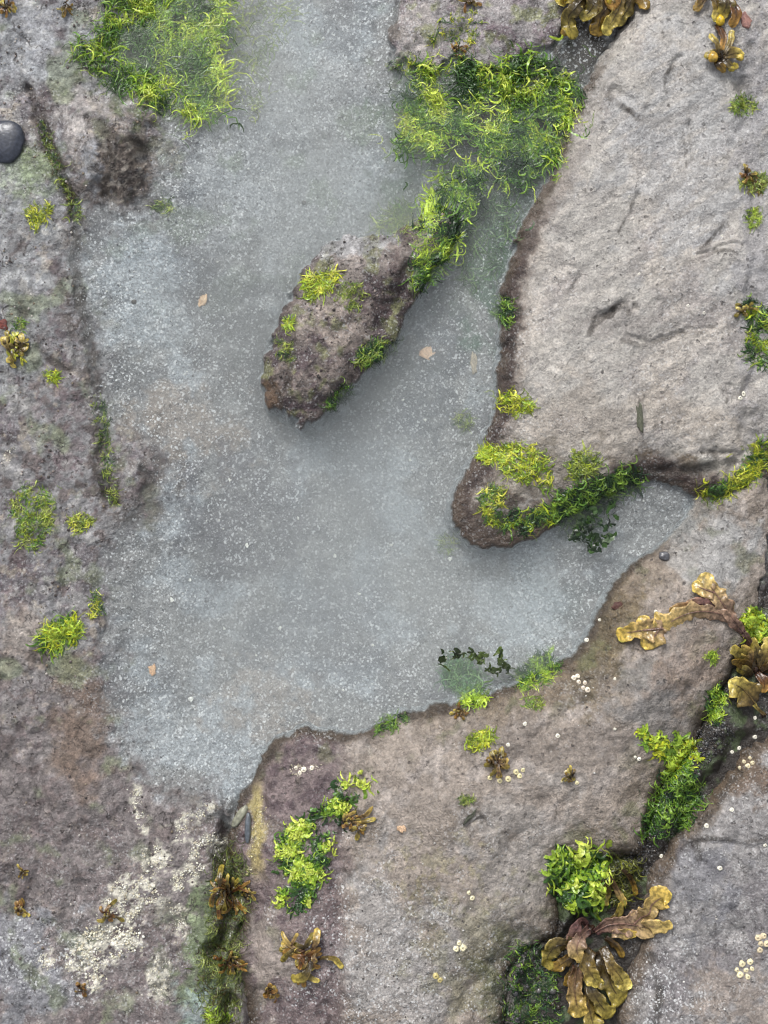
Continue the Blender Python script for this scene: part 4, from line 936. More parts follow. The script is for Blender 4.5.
# wrack pile in the lower right crevice
t = wrack('large glossy olive brown wrack pile in the lower right crevice', 590, 950)
PILE = [([(588, 926, 8), (578, 932, 16), (574, 944, 18), (580, 958, 12)], (4, 7, 8, 5), PURP), ([(586, 924, 6), (580, 916, 14), (572, 926, 18), (566, 946, 12)], (3, 5, 6, 4), ((90, 58, 58), (128, 96, 90), (150, 120, 96))),
        ([(584, 940, 8), (566, 938, 17), (552, 942, 16), (546, 956, 10), (552, 966, 8)], (3, 6, 8, 7, 4), OLIVE), ([(582, 946, 8), (568, 954, 12), (558, 962, 10), (550, 968, 7)], (3, 5, 6, 4), BROWN),
        ([(590, 946, 9), (584, 958, 20), (590, 970, 20), (597, 982, 13)], (4, 8, 8, 5), YEL), ([(600, 944, 9), (608, 958, 19), (618, 972, 17), (625, 986, 11)], (4, 6, 7, 5), YEL),
        ([(598, 948, 7), (604, 968, 14), (612, 986, 15), (622, 998, 9)], (5, 10, 11, 9), OLIVE), ([(584, 968, 6), (590, 986, 14), (600, 1002, 13), (610, 1014, 8)], (3, 5, 8, 8), OLIVE),
        ([(576, 962, 6), (573, 984, 11), (575, 1000, 12), (580, 1014, 8)], (4, 8, 9, 9), TAN), ([(586, 985, 5), (588, 1005, 10), (592, 1022, 9), (598, 1036, 7)], (3, 6, 8, 9), YEL),
        ([(578, 958, 6), (568, 972, 9), (566, 984, 7)], (3, 4, 3), BROWN), ([(604, 936, 6), (616, 944, 8), (622, 956, 6)], (3, 4, 3), BROWN), ([(600, 925, 4), (614, 915, 8), (620, 900, 8)], (3, 4, 3.5), OLIVE),
        ([(608, 876, 6), (616, 888, 10), (624, 904, 7)], (2, 3.2, 3), TAN), ([(600, 872, 6), (606, 888, 10), (604, 904, 6)], (2, 3.2, 3), OLIVE), ([(620, 866, 6), (630, 878, 10), (634, 894, 6)], (2, 3, 2.6), BROWN)]
for i, (pts, w, pal) in enumerate(PILE):
    frond(t, [(pts, w)], pal, 60 + i, 1.8, rib=True)
t = wrack('broad tan forked frond reaching right from the wrack pile onto the dark slab', 602, 928)
frond(t, [([(594, 930, 6), (606, 922, 10), (620, 920, 11), (634, 922, 10), (648, 924, 8), (660, 924, 7), (671, 922, 6)], (3, 7, 10, 12, 8, 7, 5)),
          ([(632, 920, 10), (642, 910, 13), (650, 900, 13), (660, 894, 11), (668, 898, 9)], (9, 8, 9, 12, 9)),
          ([(610, 930, 9), (622, 930, 10), (636, 932, 8)], (4, 6, 3))], PURP, 90, 1.2, rib=True, side=BLADE)

# top edge
t = wrack('olive brown wrack bunch hanging over the top edge above the green mat', 598, 0)
TOPW = [([(590, -8, 8), (574, -2, 12), (564, 2, 10), (556, 6, 8)], (4, 7, 9, 6), YEL), ([(588, -5, 8), (576, 10, 14), (566, 24, 12), (574, 42, 8)], (4, 6, 8, 6), OLIVE), ([(594, -5, 8), (592, 8, 14), (586, 18, 12), (578, 22, 10)], (4, 8, 9, 6), OLIVE),
        ([(602, -6, 8), (606, 8, 13), (598, 24, 12), (596, 40, 8)], (4, 7, 8, 6), BROWN), ([(612, -6, 8), (618, 6, 14), (612, 22, 12), (602, 38, 9)], (4, 6, 7, 6), YEL), ([(622, -8, 8), (628, 4, 12), (624, 16, 10), (614, 28, 7)], (4, 6, 6, 5), OLIVE),
        ([(628, -8, 6), (640, 2, 10), (646, 12, 7)], (4, 6, 5), BROWN), ([(600, -8, 6), (612, 4, 16), (604, 12, 14)], (4, 8, 7), RUST), ([(584, 0, 5), (570, 18, 8), (564, 38, 5)], (3, 6, 4), BROWN)]
for i, (pts, w, pal) in enumerate(TOPW):
    frond(t, [(pts, w)], pal, 120 + i, 1.8, rib=True)
t = wrack('wrack with pale finger tips in the crack at the top right', 714, 40)
TR = [([(706, -6, 4), (700, 6, 7), (692, 12, 5)], (3, 4, 4), BROWN), ([(722, -6, 5), (724, 8, 9), (718, 22, 7)], (4, 7, 5), OLIVE), ([(712, 0, 5), (716, 14, 9), (712, 24, 7)], (4, 5, 4), YEL), ([(730, 2, 5), (734, 18, 8), (730, 30, 5)], (3, 5, 4), RUST),
      ([(718, 56, 4), (714, 46, 8), (708, 36, 6)], (2, 2.6, 2.8), YEL), ([(722, 56, 4), (728, 46, 8), (730, 32, 6)], (2, 2.8, 2.8), YEL), ([(720, 58, 4), (708, 58, 8), (706, 62, 6)], (3, 5, 4), OLIVE), ([(722, 58, 4), (734, 56, 8), (742, 60, 5)], (3, 5, 5), YEL),
      ([(722, 60, 4), (730, 68, 7), (736, 66, 5)], (3, 4, 4), OLIVE), ([(718, 60, 3), (716, 66, 7), (724, 74, 5)], (3, 4, 3), BROWN), ([(716, 26, 4), (722, 40, 6), (720, 52, 4)], (3, 4, 3), RUST)]
for i, (pts, w, pal) in enumerate(TR):
    frond(t, [(pts, w)], pal, 140 + i, 1.2, rib=True)

def holdfast(t, px, py, rad, seed):
    r = np.random.default_rng(seed); x, y, z = plan(px, py); V, F, C = [], [], []; n = 18
    for j, (k, h) in enumerate(((1.25, 0), (0.95, 0.55), (0.6, 0.9), (0.25, 1.15))):
        for i in range(n):
            a = 2 * math.pi * i / n; q = rad * k * (1 + (0.22 * math.sin(5 * a + seed) if j < 2 else 0)); V.append((x[0] + q * math.cos(a), y[0] + q * math.sin(a), z[0] - 0.6 + h * rad * 0.8)); C.append(lin((56, 40, 32)) * r.uniform(0.7, 1.3))
    F = [(j * n + i, j * n + (i + 1) % n, (j + 1) * n + (i + 1) % n, (j + 1) * n + i) for j in range(3) for i in range(n)] + [tuple(3 * n + i for i in range(n))]
    V = np.array(V); mesh_obj('holdfast', world(V[:, 0], V[:, 1], V[:, 2]) - np.array(t.location), F, M_WRACK, t, np.array(C))

def bladder(t, px, py, rx, ry, lift, rot, col, seed):
    x, y, z = plan(px, py); n, m = 14, 9; V, F = [], []; ca, sa = math.cos(R(rot)), math.sin(R(rot))
    for j in range(m + 1):
        ph = math.pi * j / m
        for i in range(n):
            th = 2 * math.pi * i / n; u, v, q = rx * math.sin(ph) * math.cos(th), ry * math.sin(ph) * math.sin(th) * (1 + 0.1 * math.sin(3 * th)), min(rx, ry) * 0.8 * math.cos(ph)
            V.append((x[0] + u * ca - v * sa, y[0] + u * sa + v * ca, z[0] + lift + q))
    for j in range(m):
        F += [(j * n + i, (j + 1) * n + i, (j + 1) * n + (i + 1) % n, j * n + (i + 1) % n) for i in range(n)]
    V = np.array(V); mesh_obj('air_bladder', world(V[:, 0], V[:, 1], V[:, 2]) - np.array(t.location), F, M_WRACK, t, np.tile(lin(col), (len(V), 1)))

by = {o['label']: o for o in COL.objects if o.get('category') == 'seaweed' and o.type == 'EMPTY'}
for lab, px, py, rad in (('long forked tan frond lying across the ledge with yellow tips', 752, 650, 3), ('brown wrack cluster with short fingers at the right edge above the crevice', 755, 668, 5), ('large glossy olive brown wrack pile in the lower right crevice', 590, 930, 5),
                         ('olive brown wrack bunch hanging over the top edge above the green mat', 600, -6, 5), ('wrack with pale finger tips in the crack at the top right', 719, 57, 3.5), ('broad tan forked frond reaching right from the wrack pile onto the dark slab', 600, 928, 3),
                         ('single rounded yellow blade on a thin stalk at the right edge', 764, 715, 2.5)):
    holdfast(by[lab], px, py, rad, int(px))
t_ = by['olive brown wrack bunch hanging over the top edge above the green mat']
bladder(t_, 564, 2, 7, 4.5, 14, 10, (214, 186, 40), 1); bladder(t_, 606, 6, 5, 3.5, 15, 60, (170, 146, 48), 2)
t_ = by['wrack with pale finger tips in the crack at the top right']
bladder(t_, 718, 24, 4.5, 5.5, 9, 0, (206, 176, 50), 3); bladder(t_, 711, 60, 5, 5.5, 8, 0, (196, 160, 70), 4); bladder(t_, 730, 71, 3.5, 3, 6, 0, (176, 160, 60), 5); bladder(t_, 738, 60, 4, 3.5, 7, 20, (200, 176, 84), 6)

wrack_auto('little yellow green wrack tuft on the left rock at the photo edge', 17, 351, 19, 9, [YEL, ((120, 112, 36), (176, 178, 52), (206, 206, 84)), OLIVE], 301, 0.22, 5)
wrack_auto('small button shaped brown wrack on the ledge ringed by pale barnacles', 495, 762, 17, 9, [BROWN, OLIVE, TAN], 302, 0.26, 6)
wrack_auto('tiny dark wrack tuft alone on the ledge with pale tips', 569, 776, 10, 7, [BROWN, OLIVE, YEL], 303, 0.28, 4)
wrack_auto('ochre wrack base with a short dark holdfast at the ledge waterline', 460, 711, 10, 6, [YEL, BROWN, RUST], 304, 0.28, 5, [200, 60, 100, 20])
wrack_auto('ochre wrack with a trailing chain of fingers beside the green sprawl', 350, 822, 24, 7, [RUST, TAN, YEL, OLIVE], 305, 0.16, 5, [-10, 0, -20, 100, 120, -100], 0.7)
wrack_auto('golden brown wrack bunch below the green sprawl on the left shelf', 308, 950, 30, 11, [TAN, RUST, YEL, OLIVE], 306, 0.2, 8, [-70, 150, 170, 90, 75, 110, -40, 200, 60])
wrack_auto('small rust brown wrack tuft near the bottom of the left shelf', 271, 990, 13, 7, [RUST, BROWN, TAN], 307, 0.25, 5)
wrack_auto('rusty wrack hanging in the upper part of the left crevice', 228, 888, 26, 10, [RUST, OLIVE, BROWN], 308, 0.16, 6, [-120, -90, 60, 90, 110, 130, -60], 1.1)
wrack_auto('stringy dark wrack lower in the left crevice', 230, 958, 18, 7, [BROWN, RUST, OLIVE], 309, 0.16, 5, [200, 160, 30, 60, -30])
wrack_auto('single yellow wrack sprig on the rim right of the left crevice', 247, 892, 10, 4, [YEL, OLIVE], 310, 0.26, 4)
wrack_auto('brown wrack tuft among the white barnacle crust', 108, 914, 13, 6, [OLIVE, RUST, YEL], 311, 0.26, 4, [-90, 90, 60, 120])
wrack_auto('small rust coloured wrack tuft at the lower end of the barnacle crust', 83, 987, 9, 5, [RUST, BROWN], 312, 0.28, 4)
wrack_auto('lower small amber wrack tuft on the bottom left rock', 21, 908, 11, 6, [RUST, YEL, BROWN], 313, 0.26, 4)
wrack_auto('upper small amber wrack tuft on the bottom left rock', 22, 872, 8, 5, [YEL, BROWN], 314, 0.28, 3)
wrack_auto('tiny orange brown wrack on the pale top edge rock', 458, 51, 9, 5, [RUST, YEL], 315, 0.25, 4)
wrack_auto('small brown wrack hanging over the top edge of the pale rock', 470, 2, 12, 5, [BROWN, RUST, OLIVE], 316, 0.25, 4, [180, 150, 30, 0])
wrack_auto('small brown wrack tuft at the top left corner', 8, 6, 13, 6, [YEL, RUST, BROWN], 317, 0.25, 4)
wrack_auto('dark dry wrack sprig at the top edge left of the green mat', 66, 6, 12, 5, [BROWN, OLIVE], 318, 0.16, 4, [60, 120, 0, 180])
wrack_auto('yellow wrack sprig at the top of the right edge crack', 743, 311, 11, 5, [YEL, OLIVE], 319, 0.25, 4, [0, 180, 200, -30])
wrack_auto('small brown wrack above the pale tuft in the right crack', 746, 176, 11, 5, [RUST, BROWN, YEL], 320, 0.22, 4)

# ------------------------------------------------------------------ loose scraps, pebble, stone
def scrap(name, label, cat, px, py, rx, ry, rot, cols, seed, z=None, mat=None, group=None):
    r = np.random.default_rng(seed); x, y, z0 = plan(px, py); V, F, C = [], [], []
    n, m = 14, 5; t = R(rot); cl = [lin(c) for c in cols]
    V.append((0, 0, 1.2)); C.append(cl[0])
    an_ = np.linspace(0, 2 * np.pi, n, endpoint=False); rad = 0.9 + 0.7 * fbm(np.cos(an_) * 1.3 + seed * 3.1, np.sin(an_) * 1.3, 1.0, 2, 5)
    for j in range(1, m):
        for i in range(n):
            a = 2 * np.pi * i / n; k = j / (m - 1) * (1 + (rad[i] - 1) * j / (m - 1))
            u, v = math.cos(a) * rx * k, math.sin(a) * ry * k
            V.append((u * math.cos(t) - v * math.sin(t), u * math.sin(t) + v * math.cos(t), 1.1 + 0.8 * math.sin(3 * a + j) * k + r.normal(0, 0.15) - 0.5 * k)); C.append(cl[r.integers(len(cl))] * r.uniform(0.85, 1.15))
    for i in range(n):
        F.append((0, 1 + (i + 1) % n, 1 + i))
        for j in range(m - 2):
            a0 = 1 + j * n; F.append((a0 + i, a0 + (i + 1) % n, a0 + n + (i + 1) % n, a0 + n + i))
    V = np.array(V); ow = world(x, y, z0 + 0.3 if z is None else z)[0]
    o = mesh_obj(name, np.stack([V[:, 0], -V[:, 1], V[:, 2]], 1) * S, F, mat or M_CRUST, None, np.array(C)); o.location = ow
    md = o.modifiers.new('thickness', 'SOLIDIFY'); md.thickness = 0.0006
    tag(o, label, cat, group); return o

scrap('seaweed_scrap', 'tan seaweed scrap lying on the pale sand left of the island hump', 'seaweed', 202, 300, 5, 8, 30, [(200, 172, 138), (186, 150, 112)], 1)
scrap('seaweed_scrap', 'tan seaweed scrap on the pool bed near the left shore', 'seaweed', 152, 670, 5, 6.5, 10, [(198, 164, 130), (180, 144, 110)], 2)
scrap('seaweed_scrap', 'pinkish tan scrap sunk in the channel between island and slab', 'seaweed', 429, 353, 9, 10, 40, [(206, 178, 150), (190, 158, 128)], 3)
scrap('seaweed_scrap', 'pale curved strip sunk in the channel close to the slab', 'seaweed', 474, 363, 3.5, 13, -5, [(160, 150, 132), (140, 132, 118)], 4)
scrap('seaweed_scrap', 'dark olive sliver stuck flat on the middle of the big slab', 'seaweed', 640, 419, 4, 16, -6, [(84, 86, 70), (70, 72, 58)], 5)
scrap('seaweed_scrap', 'small beige flake on the ledge right of the ochre wrack', 'seaweed', 402, 829, 5, 4, 10, [(192, 164, 136), (180, 150, 120)], 7)
scrap('seaweed_scrap', 'dark bent sliver in a shallow dent of the ledge face', 'seaweed', 470, 817, 2.2, 10, 42, [(66, 68, 56), (56, 60, 46)], 8)
scrap('seaweed_scrap', 'small dark red scrap at the left photo edge above the yellow wrack', 'seaweed', 3, 325, 6, 6, 10, [(104, 46, 36), (84, 40, 34)], 9)
scrap('seaweed_scrap', 'reddish dry scrap on the rock at the top right corner', 'seaweed', 745, 20, 6, 9, -30, [(142, 104, 94), (120, 86, 80)], 10)
scrap('seaweed_scrap', 'small dark red brown scrap on the wet ledge slope', 'seaweed', 618, 606, 7, 4, -25, [(84, 54, 46), (70, 44, 38)], 12)

def stone(name, label, px, py, rx, ry, rz, rot, mat, seed, sink=0.3):
    x, y, z = plan(px, py); V, F = [], []; n, m = 36, 18
    for j in range(m + 1):
        ph = np.pi * j / m
        for i in range(n):
            th = 2 * np.pi * i / n; v = np.array([math.sin(ph) * math.cos(th), math.sin(ph) * math.sin(th), math.cos(ph)])
            k = 1 + 0.10 * float(fbm(np.array([v[0] * 2 + seed]), np.array([v[1] * 2 + v[2] * 1.3]), 1.4, 3, seed)[0])
            e = 0.85
            V.append((np.sign(v[0]) * abs(v[0]) ** e * rx * k, np.sign(v[1]) * abs(v[1]) ** e * ry * k, v[2] * rz * k))
    for j in range(m):
        for i in range(n):
            F.append((j * n + i, (j + 1) * n + i, (j + 1) * n + (i + 1) % n, j * n + (i + 1) % n))
    o = mesh_obj(name, np.array(V) * S, F, mat); o.location = world(x, y, z + rz * (1 - 2 * sink))[0]; o.rotation_euler = (0, 0, -R(rot))
    tag(o, label, 'stone'); return o

stone('pebble', 'smooth dark blue grey round pebble on the left rock', 7, 142, 17, 21, 6, 12, M_PEB, 3, 0.4)
M_STONE = plain_material('grey_stone', (126, 126, 110), 0.45, 0.4, 220); M_BIT = plain_material('dark_bit', (60, 56, 52), 0.5)
stone('stone', 'narrow pale grey pointed stone wedged at the top of the left crevice', 240, 816, 4.5, 13, 4, 35, M_STONE, 5, 0.45)
stone('stone', 'slim dark blue grey stone standing beside the pale pointed one', 248, 828, 3.2, 15, 4, 2, plain_material('blue_stone', (84, 90, 96), 0.35, 0.35, 260), 6, 0.45)
for i, (px, py, s_) in enumerate(((134, 302, 2.6), (304, 203, 2.4))):
    stone('pebble', ('tiny dark pebble on the bright sand near the left shore', 'tiny dark pebble on the pale sand above the island hump')[i], px, py, s_, s_ * 0.9, 1.6, 0, M_BIT, 8 + i)
stone('pebble', 'small dark pebble in a wet dent of the grey ledge beside the inlet', 664, 556, 5.5, 4.5, 3.5, 10, plain_material('wet_pebble', (84, 84, 88), 0.2), 11)
def chips(name, label, cat, P, rad, cols, mat, seed, sink=0.25, flat=0.6):
    """many small irregular stones resting at photo points P, as one object"""
    r = np.random.default_rng(seed); n = len(P); x, y, z = plan(P[:, 0], P[:, 1])
    D = np.array([(1, 0, 0), (0, 1, 0), (-1, 0, 0), (0, -1, 0), (.5, .5, .75), (-.5, .5, .75), (-.5, -.5, .75), (.5, -.5, .75), (0, 0, -1)], float)
    T = np.array([(0, 4, 7), (0, 1, 4), (1, 5, 4), (1, 2, 5), (2, 6, 5), (2, 3, 6), (3, 7, 6), (3, 0, 7), (4, 5, 6), (4, 6, 7), (1, 0, 8), (2, 1, 8), (3, 2, 8), (0, 3, 8)])
    q = r.uniform(*rad, n) * r.choice([0.6, 0.8, 1, 1.5], n); k = r.uniform(0.65, 1.25, (n, 9, 3)); a = r.uniform(0, 6.28, n)
    v = D[None] * k * q[:, None, None]; v[:, :, 2] *= flat
    vx = v[:, :, 0] * np.cos(a)[:, None] - v[:, :, 1] * np.sin(a)[:, None]; vy = v[:, :, 0] * np.sin(a)[:, None] + v[:, :, 1] * np.cos(a)[:, None]
    V = np.stack([x[:, None] + vx, y[:, None] + vy, z[:, None] + q[:, None] * flat * (1 - 2 * sink) + v[:, :, 2]], -1).reshape(-1, 3)
    F = (T[None] + (np.arange(n) * 9)[:, None, None]).reshape(-1, 3)
    L_ = np.array([lin(c) for c in cols]); C = np.repeat(L_[r.integers(len(L_), size=n)] * r.uniform(0.8, 1.2, (n, 1)), 9, 0)
    o0 = V.mean(0); ow = world(*o0)
    o = mesh_obj(name, world(V[:, 0], V[:, 1], V[:, 2]) - ow, F[:, ::-1].copy(), mat, None, C, smooth=False); o.location = ow
    tag(o, label, cat, kind='stuff'); return o

rr_ = np.random.default_rng(5)
WETG = [(48, 48, 50), (60, 60, 60), (36, 34, 34), (84, 82, 80), (56, 50, 44)]
M_GRAVEL = plant_material('wet_gravel', 0.15, 0.0, 600, 0.25); M_GRIT = plant_material('shell_grit', 0.6, 0.0, 900, 0.2)
chips('gravel', 'sparkling black wet gravel in the right crevice beneath the yellow blade', 'gravel', inside_pts([(692, 738), (704, 726), (724, 724), (736, 736), (722, 752), (708, 764), (694, 778), (690, 758)], 330, rr_), (0.6, 1.7), WETG, M_GRAVEL, 1)
chips('gravel', 'black wet gravel in the crevice above the wrack pile', 'gravel', inside_pts([(640, 838), (660, 826), (664, 840), (650, 862), (640, 880), (624, 876), (606, 862), (626, 856)], 300, rr_), (0.6, 1.6), WETG, M_GRAVEL, 2)
chips('gravel', 'dark wet stones in the mossy pit at the bottom edge', 'gravel', inside_pts([(515, 960), (540, 950), (556, 975), (560, 1030), (512, 1030)], 160, rr_), (0.8, 2.8), WETG, M_GRAVEL, 3)
def scatter(n, fn, seed):
    r = np.random.default_rng(seed); Q = np.stack([r.uniform(-20, 788, n), r.uniform(-20, 1044, n)], 1)
    return Q[r.random(n) < fn(Q[:, 0], Q[:, 1])]
def on_rock(x, y):
    m = np.zeros_like(x)
    for k in OUT: m = np.maximum(m, OUT[k].d(x, y) > -1)
    return m
P_ = scatter(52000, lambda x, y: (pool_d(x, y) > 1) * (1 - on_rock(x, y)) * np.clip(0.12 + 1.1 * fbm(x, y, 45, 4, 611) + 0.30 * np.exp(-(((x - 230) / 180) ** 2 + ((y - 200) / 170) ** 2)) + 0.2 * np.exp(-(((x - 190) / 90) ** 2 + ((y - 735) / 60) ** 2)), 0, 1) * (1 - 0.65 * np.exp(-(((x - 380) / 110) ** 2 + ((y - 540) / 170) ** 2))), 6)
chips('sand', 'pale coarse shell sand strewn over the pool bed', 'sand', P_, (0.45, 0.95), [(176, 177, 175), (160, 162, 164), (196, 196, 191), (146, 148, 151), (92, 96, 98), (78, 80, 83)], M_GRIT, 7, 0.4)
P_ = scatter(60000, lambda x, y: (pool_d(x, y) < -3) * (1 - on_rock(x, y)) * (x < 260) * np.clip(0.0 + 0.9 * fbm(x, y, 30, 4, 621), 0, 0.6), 8)
chips('grit', 'loose dark and pale grit on the rough rock left of the pool', 'grit', P_, (0.5, 1.25), [(92, 82, 80), (70, 62, 60), (120, 110, 106), (164, 158, 152), (56, 50, 48), (112, 100, 84)], M_GRIT, 9, 0.3)
P_ = scatter(60000, lambda x, y: (OUT['island'].d(x, y) > 3) * np.clip(0.2 + 0.9 * fbm(x, y, 18, 3, 631), 0, 0.8), 10)
chips('grit', 'coarse dark grit sticking to the island hump', 'grit', P_, (0.5, 1.3), [(78, 68, 66), (60, 50, 50), (100, 90, 86), (124, 114, 108), (48, 42, 40)], M_GRIT, 11, 0.3)
P_ = scatter(60000, lambda x, y: (OUT['ledge'].d(x, y) > 6) * np.clip(0.25 * fbm(x, y, 40, 4, 641) + 0.35 * np.exp(-(((x - 390) / 80) ** 2 + ((y - 980) / 80) ** 2)) - 0.05, 0, 0.6) + (OUT['corner'].d(x, y) > 8) * np.clip(0.5 * fbm(x, y, 40, 4, 642) + 0.3 * np.exp(-(((x - 665) / 40) ** 2 + ((y - 1000) / 50) ** 2)) - 0.05, 0, 0.6), 12)
chips('grit', 'fine pale and dark grit scattered on the ledge and corner slab', 'grit', P_, (0.4, 0.9), [(176, 172, 166), (196, 194, 190), (80, 76, 74), (60, 56, 54)], M_GRIT, 13, 0.35)

# ------------------------------------------------------------------ barnacles
def cone_into(V, F, C, cx, cy, cz, rad, hgt, col, r, seg=9):
    b = len(V); ph = r.uniform(0, 6.28); k = r.uniform(0.85, 1.15, seg)
    for lvl, (rr, hh, sh) in enumerate(((1.0, 0.0, 0.9), (0.72, 0.7, 1.0), (0.42, 1.0, 1.05), (0.22, 0.6, 0.6))):
        for i in range(seg):
            a = ph + 2 * np.pi * i / seg; q = rr * k[i] * rad
            V.append((cx + q * math.cos(a), cy + q * math.sin(a), cz + hh * hgt)); C.append(np.clip(col * sh, 0, 0.85))
    V.append((cx, cy, cz + 0.5 * hgt)); C.append(col * 0.5)
    for l in range(3):
        for i in range(seg):
            F.append((b + l * seg + i, b + (l + 1) * seg + i, b + (l + 1) * seg + (i + 1) % seg, b + l * seg + (i + 1) % seg))
    for i in range(seg):
        F.append((b + 3 * seg + i, b + 4 * seg, b + 3 * seg + (i + 1) % seg))

def barnacle(px, py, rad, label, group, seed, col=(226, 222, 206)):
    r = np.random.default_rng(seed); V, F, C = [], [], []
    x, y, z = plan(px, py)
    rad *= 0.8
    cone_into(V, F, C, 0, 0, -0.6, rad, rad * 0.7 + 0.5, lin(col) * r.uniform(0.85, 1.1), r, 11)
    V = np.array(V); o = mesh_obj('barnacle', V * S, F, M_CRUST, None, np.array(C)); o.location = world(x, y, z)[0]; o.rotation_euler = (r.normal(0, 0.12), r.normal(0, 0.12), 0)
    tag(o, label, 'barnacle', group)
    return o

B_LEDGE = [(615, 679), (525, 724), (558, 736), (615, 729), (655, 754), (639, 759), (600, 620), (656, 612), (587, 640), (635, 757), (508, 745)]
B_SLOPE = [(755, 718), (755, 737), (732, 752), (739, 748)]
B_CORN = [(732, 810), (707, 826), (765, 845), (720, 868), (661, 856)]
for i, (x, y) in enumerate(B_LEDGE):
    barnacle(x, y, 2.2 + (i % 3) * 0.5, 'small white barnacle alone on the brown rounded ledge', 'white barnacles scattered on the ledge', 400 + i)
for i, (x, y) in enumerate(B_SLOPE):
    barnacle(x, y, 2.8 + (i % 2) * 0.4, 'small white barnacle on the wet brown rock by the right crevice', 'white barnacles by the right crevice', 430 + i)
for i, (x, y) in enumerate(B_CORN):
    barnacle(x, y, 3.0 + (i % 2) * 0.5, 'small white barnacle alone on the dark corner slab', 'white barnacles alone on the corner slab', 440 + i)
CLUS = [([(574, 678), (579, 682), (583, 688), (588, 690), (578, 676), (585, 683)], 3.2, 'white barnacle in the cluster at the ledge waterline', 'barnacle cluster at the ledge waterline', (228, 216, 196)),
        ([(742, 964), (750, 962), (746, 970), (752, 969), (740, 975), (748, 977), (737, 970)], 4.0, 'cream barnacle in the cluster low on the dark corner slab', 'barnacle cluster low on the corner slab', (216, 206, 170)),
        ([(758, 938), (764, 936), (761, 944), (767, 944), (760, 950)], 4.0, 'pale tan barnacle in the cluster at the right edge of the corner slab', 'barnacle cluster at the right edge', (200, 186, 156)),
        ([(744, 762), (750, 758), (748, 766), (753, 763), (740, 768)], 3.2, 'cream barnacle in the cluster on the wet brown edge of the corner slab', 'barnacle cluster on the wet brown edge', (216, 204, 170)),
        ([(516, 772), (520, 776), (523, 770), (508, 779), (500, 781), (490, 778)], 3.6, 'cream barnacle ringing the button shaped wrack', 'barnacles around the button wrack', (210, 200, 158)),
        ([(562, 781), (577, 783), (566, 772)], 2.6, 'cream barnacle beside the tiny dark wrack tuft', 'barnacles beside the tiny wrack tuft', (214, 204, 166)),
        ([(459, 943), (463, 948), (456, 949)], 4.2, 'cream barnacle in the small trio on the lower face of the ledge', 'barnacle trio on the ledge face', (220, 212, 178)),
        ([(469, 893), (472, 898)], 3.4, 'cream barnacle of the pair on the middle of the ledge face', 'barnacle pair on the ledge face', (216, 208, 176)),
        ([(436, 976), (440, 980)], 4.0, 'ochre tinged barnacle of the pair near the bottom of the ledge', 'barnacle pair near the bottom', (190, 176, 120)),
        ([(296, 768), (304, 770), (312, 768), (300, 773)], 3.6, 'white barnacle in the row at the top of the dark left shelf', 'barnacle row on the left shelf', (222, 214, 196)),
        ([(743, 394), (740, 398)], 3.4, 'white barnacle of the pair in the slab crack near the right edge', 'barnacle pair in the slab crack', (226, 222, 206)),
        ([(639, 274), (704, 313), (610, 132), (629, 197), (722, 236), (688, 306)], 2.2, 'tiny white barnacle alone on the big beige slab', 'tiny barnacles on the big slab', (214, 210, 200))]
sd = 500
for pts, rad, lab, grp, colr in CLUS:
    for (x, y) in pts:
        sd += 1; barnacle(x, y, rad * (0.8 + 0.4 * ((sd * 37) % 10) / 10), lab, grp, sd, colr)

def crust(label, poly, n, seed, rad=(1.0, 2.6), clumpy=0.45, size=14, cols=((214, 212, 202), (196, 194, 180), (206, 202, 180))):
    r = np.random.default_rng(seed); P = inside_pts(poly, int(n * 2.4), r, clumpy + 0.16, size * 0.7, 560 + seed)
    P = P + r.normal(0, 1.0, P.shape) + (r.random(len(P)) < 0.1)[:, None] * r.normal(0, 5, P.shape)
    chips('barnacle_crust', label, 'barnacles', P, (rad[0] * 0.3, rad[1] * 0.42), cols + ((176, 168, 146),), M_CRUST, seed + 40, 0.3, 0.7)

crust('large cream white barnacle crust sprawling over the bottom left rock', CRUST_P[0], 620, 1, (1.0, 2.8), 0.42, 16)
crust('white barnacle crust curving round a bare patch left of the crevice', CRUST_P[1], 260, 2, (0.9, 2.4), 0.3, 12)
crust('thin white barnacle streak arching above the curved crust', CRUST_P[2], 90, 3, (0.7, 1.9), 0.4, 10)
crust('small white barnacle streak at the upper end of the crust area', CRUST_P[3], 70, 4, (0.7, 2.0), 0.35, 10)
crust('sparse white barnacle specks between the large crust and the curved crust', CRUST_P[4], 90, 5, (0.7, 2.0), 0.5, 10)
crust('small white barnacle patch left of the large crust', CRUST_P[5], 45, 6, (0.8, 2.2), 0.3, 8)
crust('faint white barnacle column right of the large crust', CRUST_P[6], 60, 7, (0.6, 1.7), 0.45, 8)
crust('white barnacle fleck band on the rock below the large crust', CRUST_P[7], 70, 8, (0.6, 1.6), 0.55, 10)
crust('yellowish barnacle rim along the left edge of the ledge shelf', CRUST_P[8], 110, 9, (0.6, 1.6), 0.42, 9, ((206, 196, 140), (190, 184, 130), (214, 208, 176)))
crust('pale barnacle flecks at the left tip of the ledge near the water', CRUST_P[9], 40, 10, (0.8, 1.8), 0.4, 8, ((216, 208, 190), (200, 190, 168)))
crust('white specks on the left rock at mid height', CRUST_P[10], 18, 11, (0.7, 1.6), 0.3, 8)

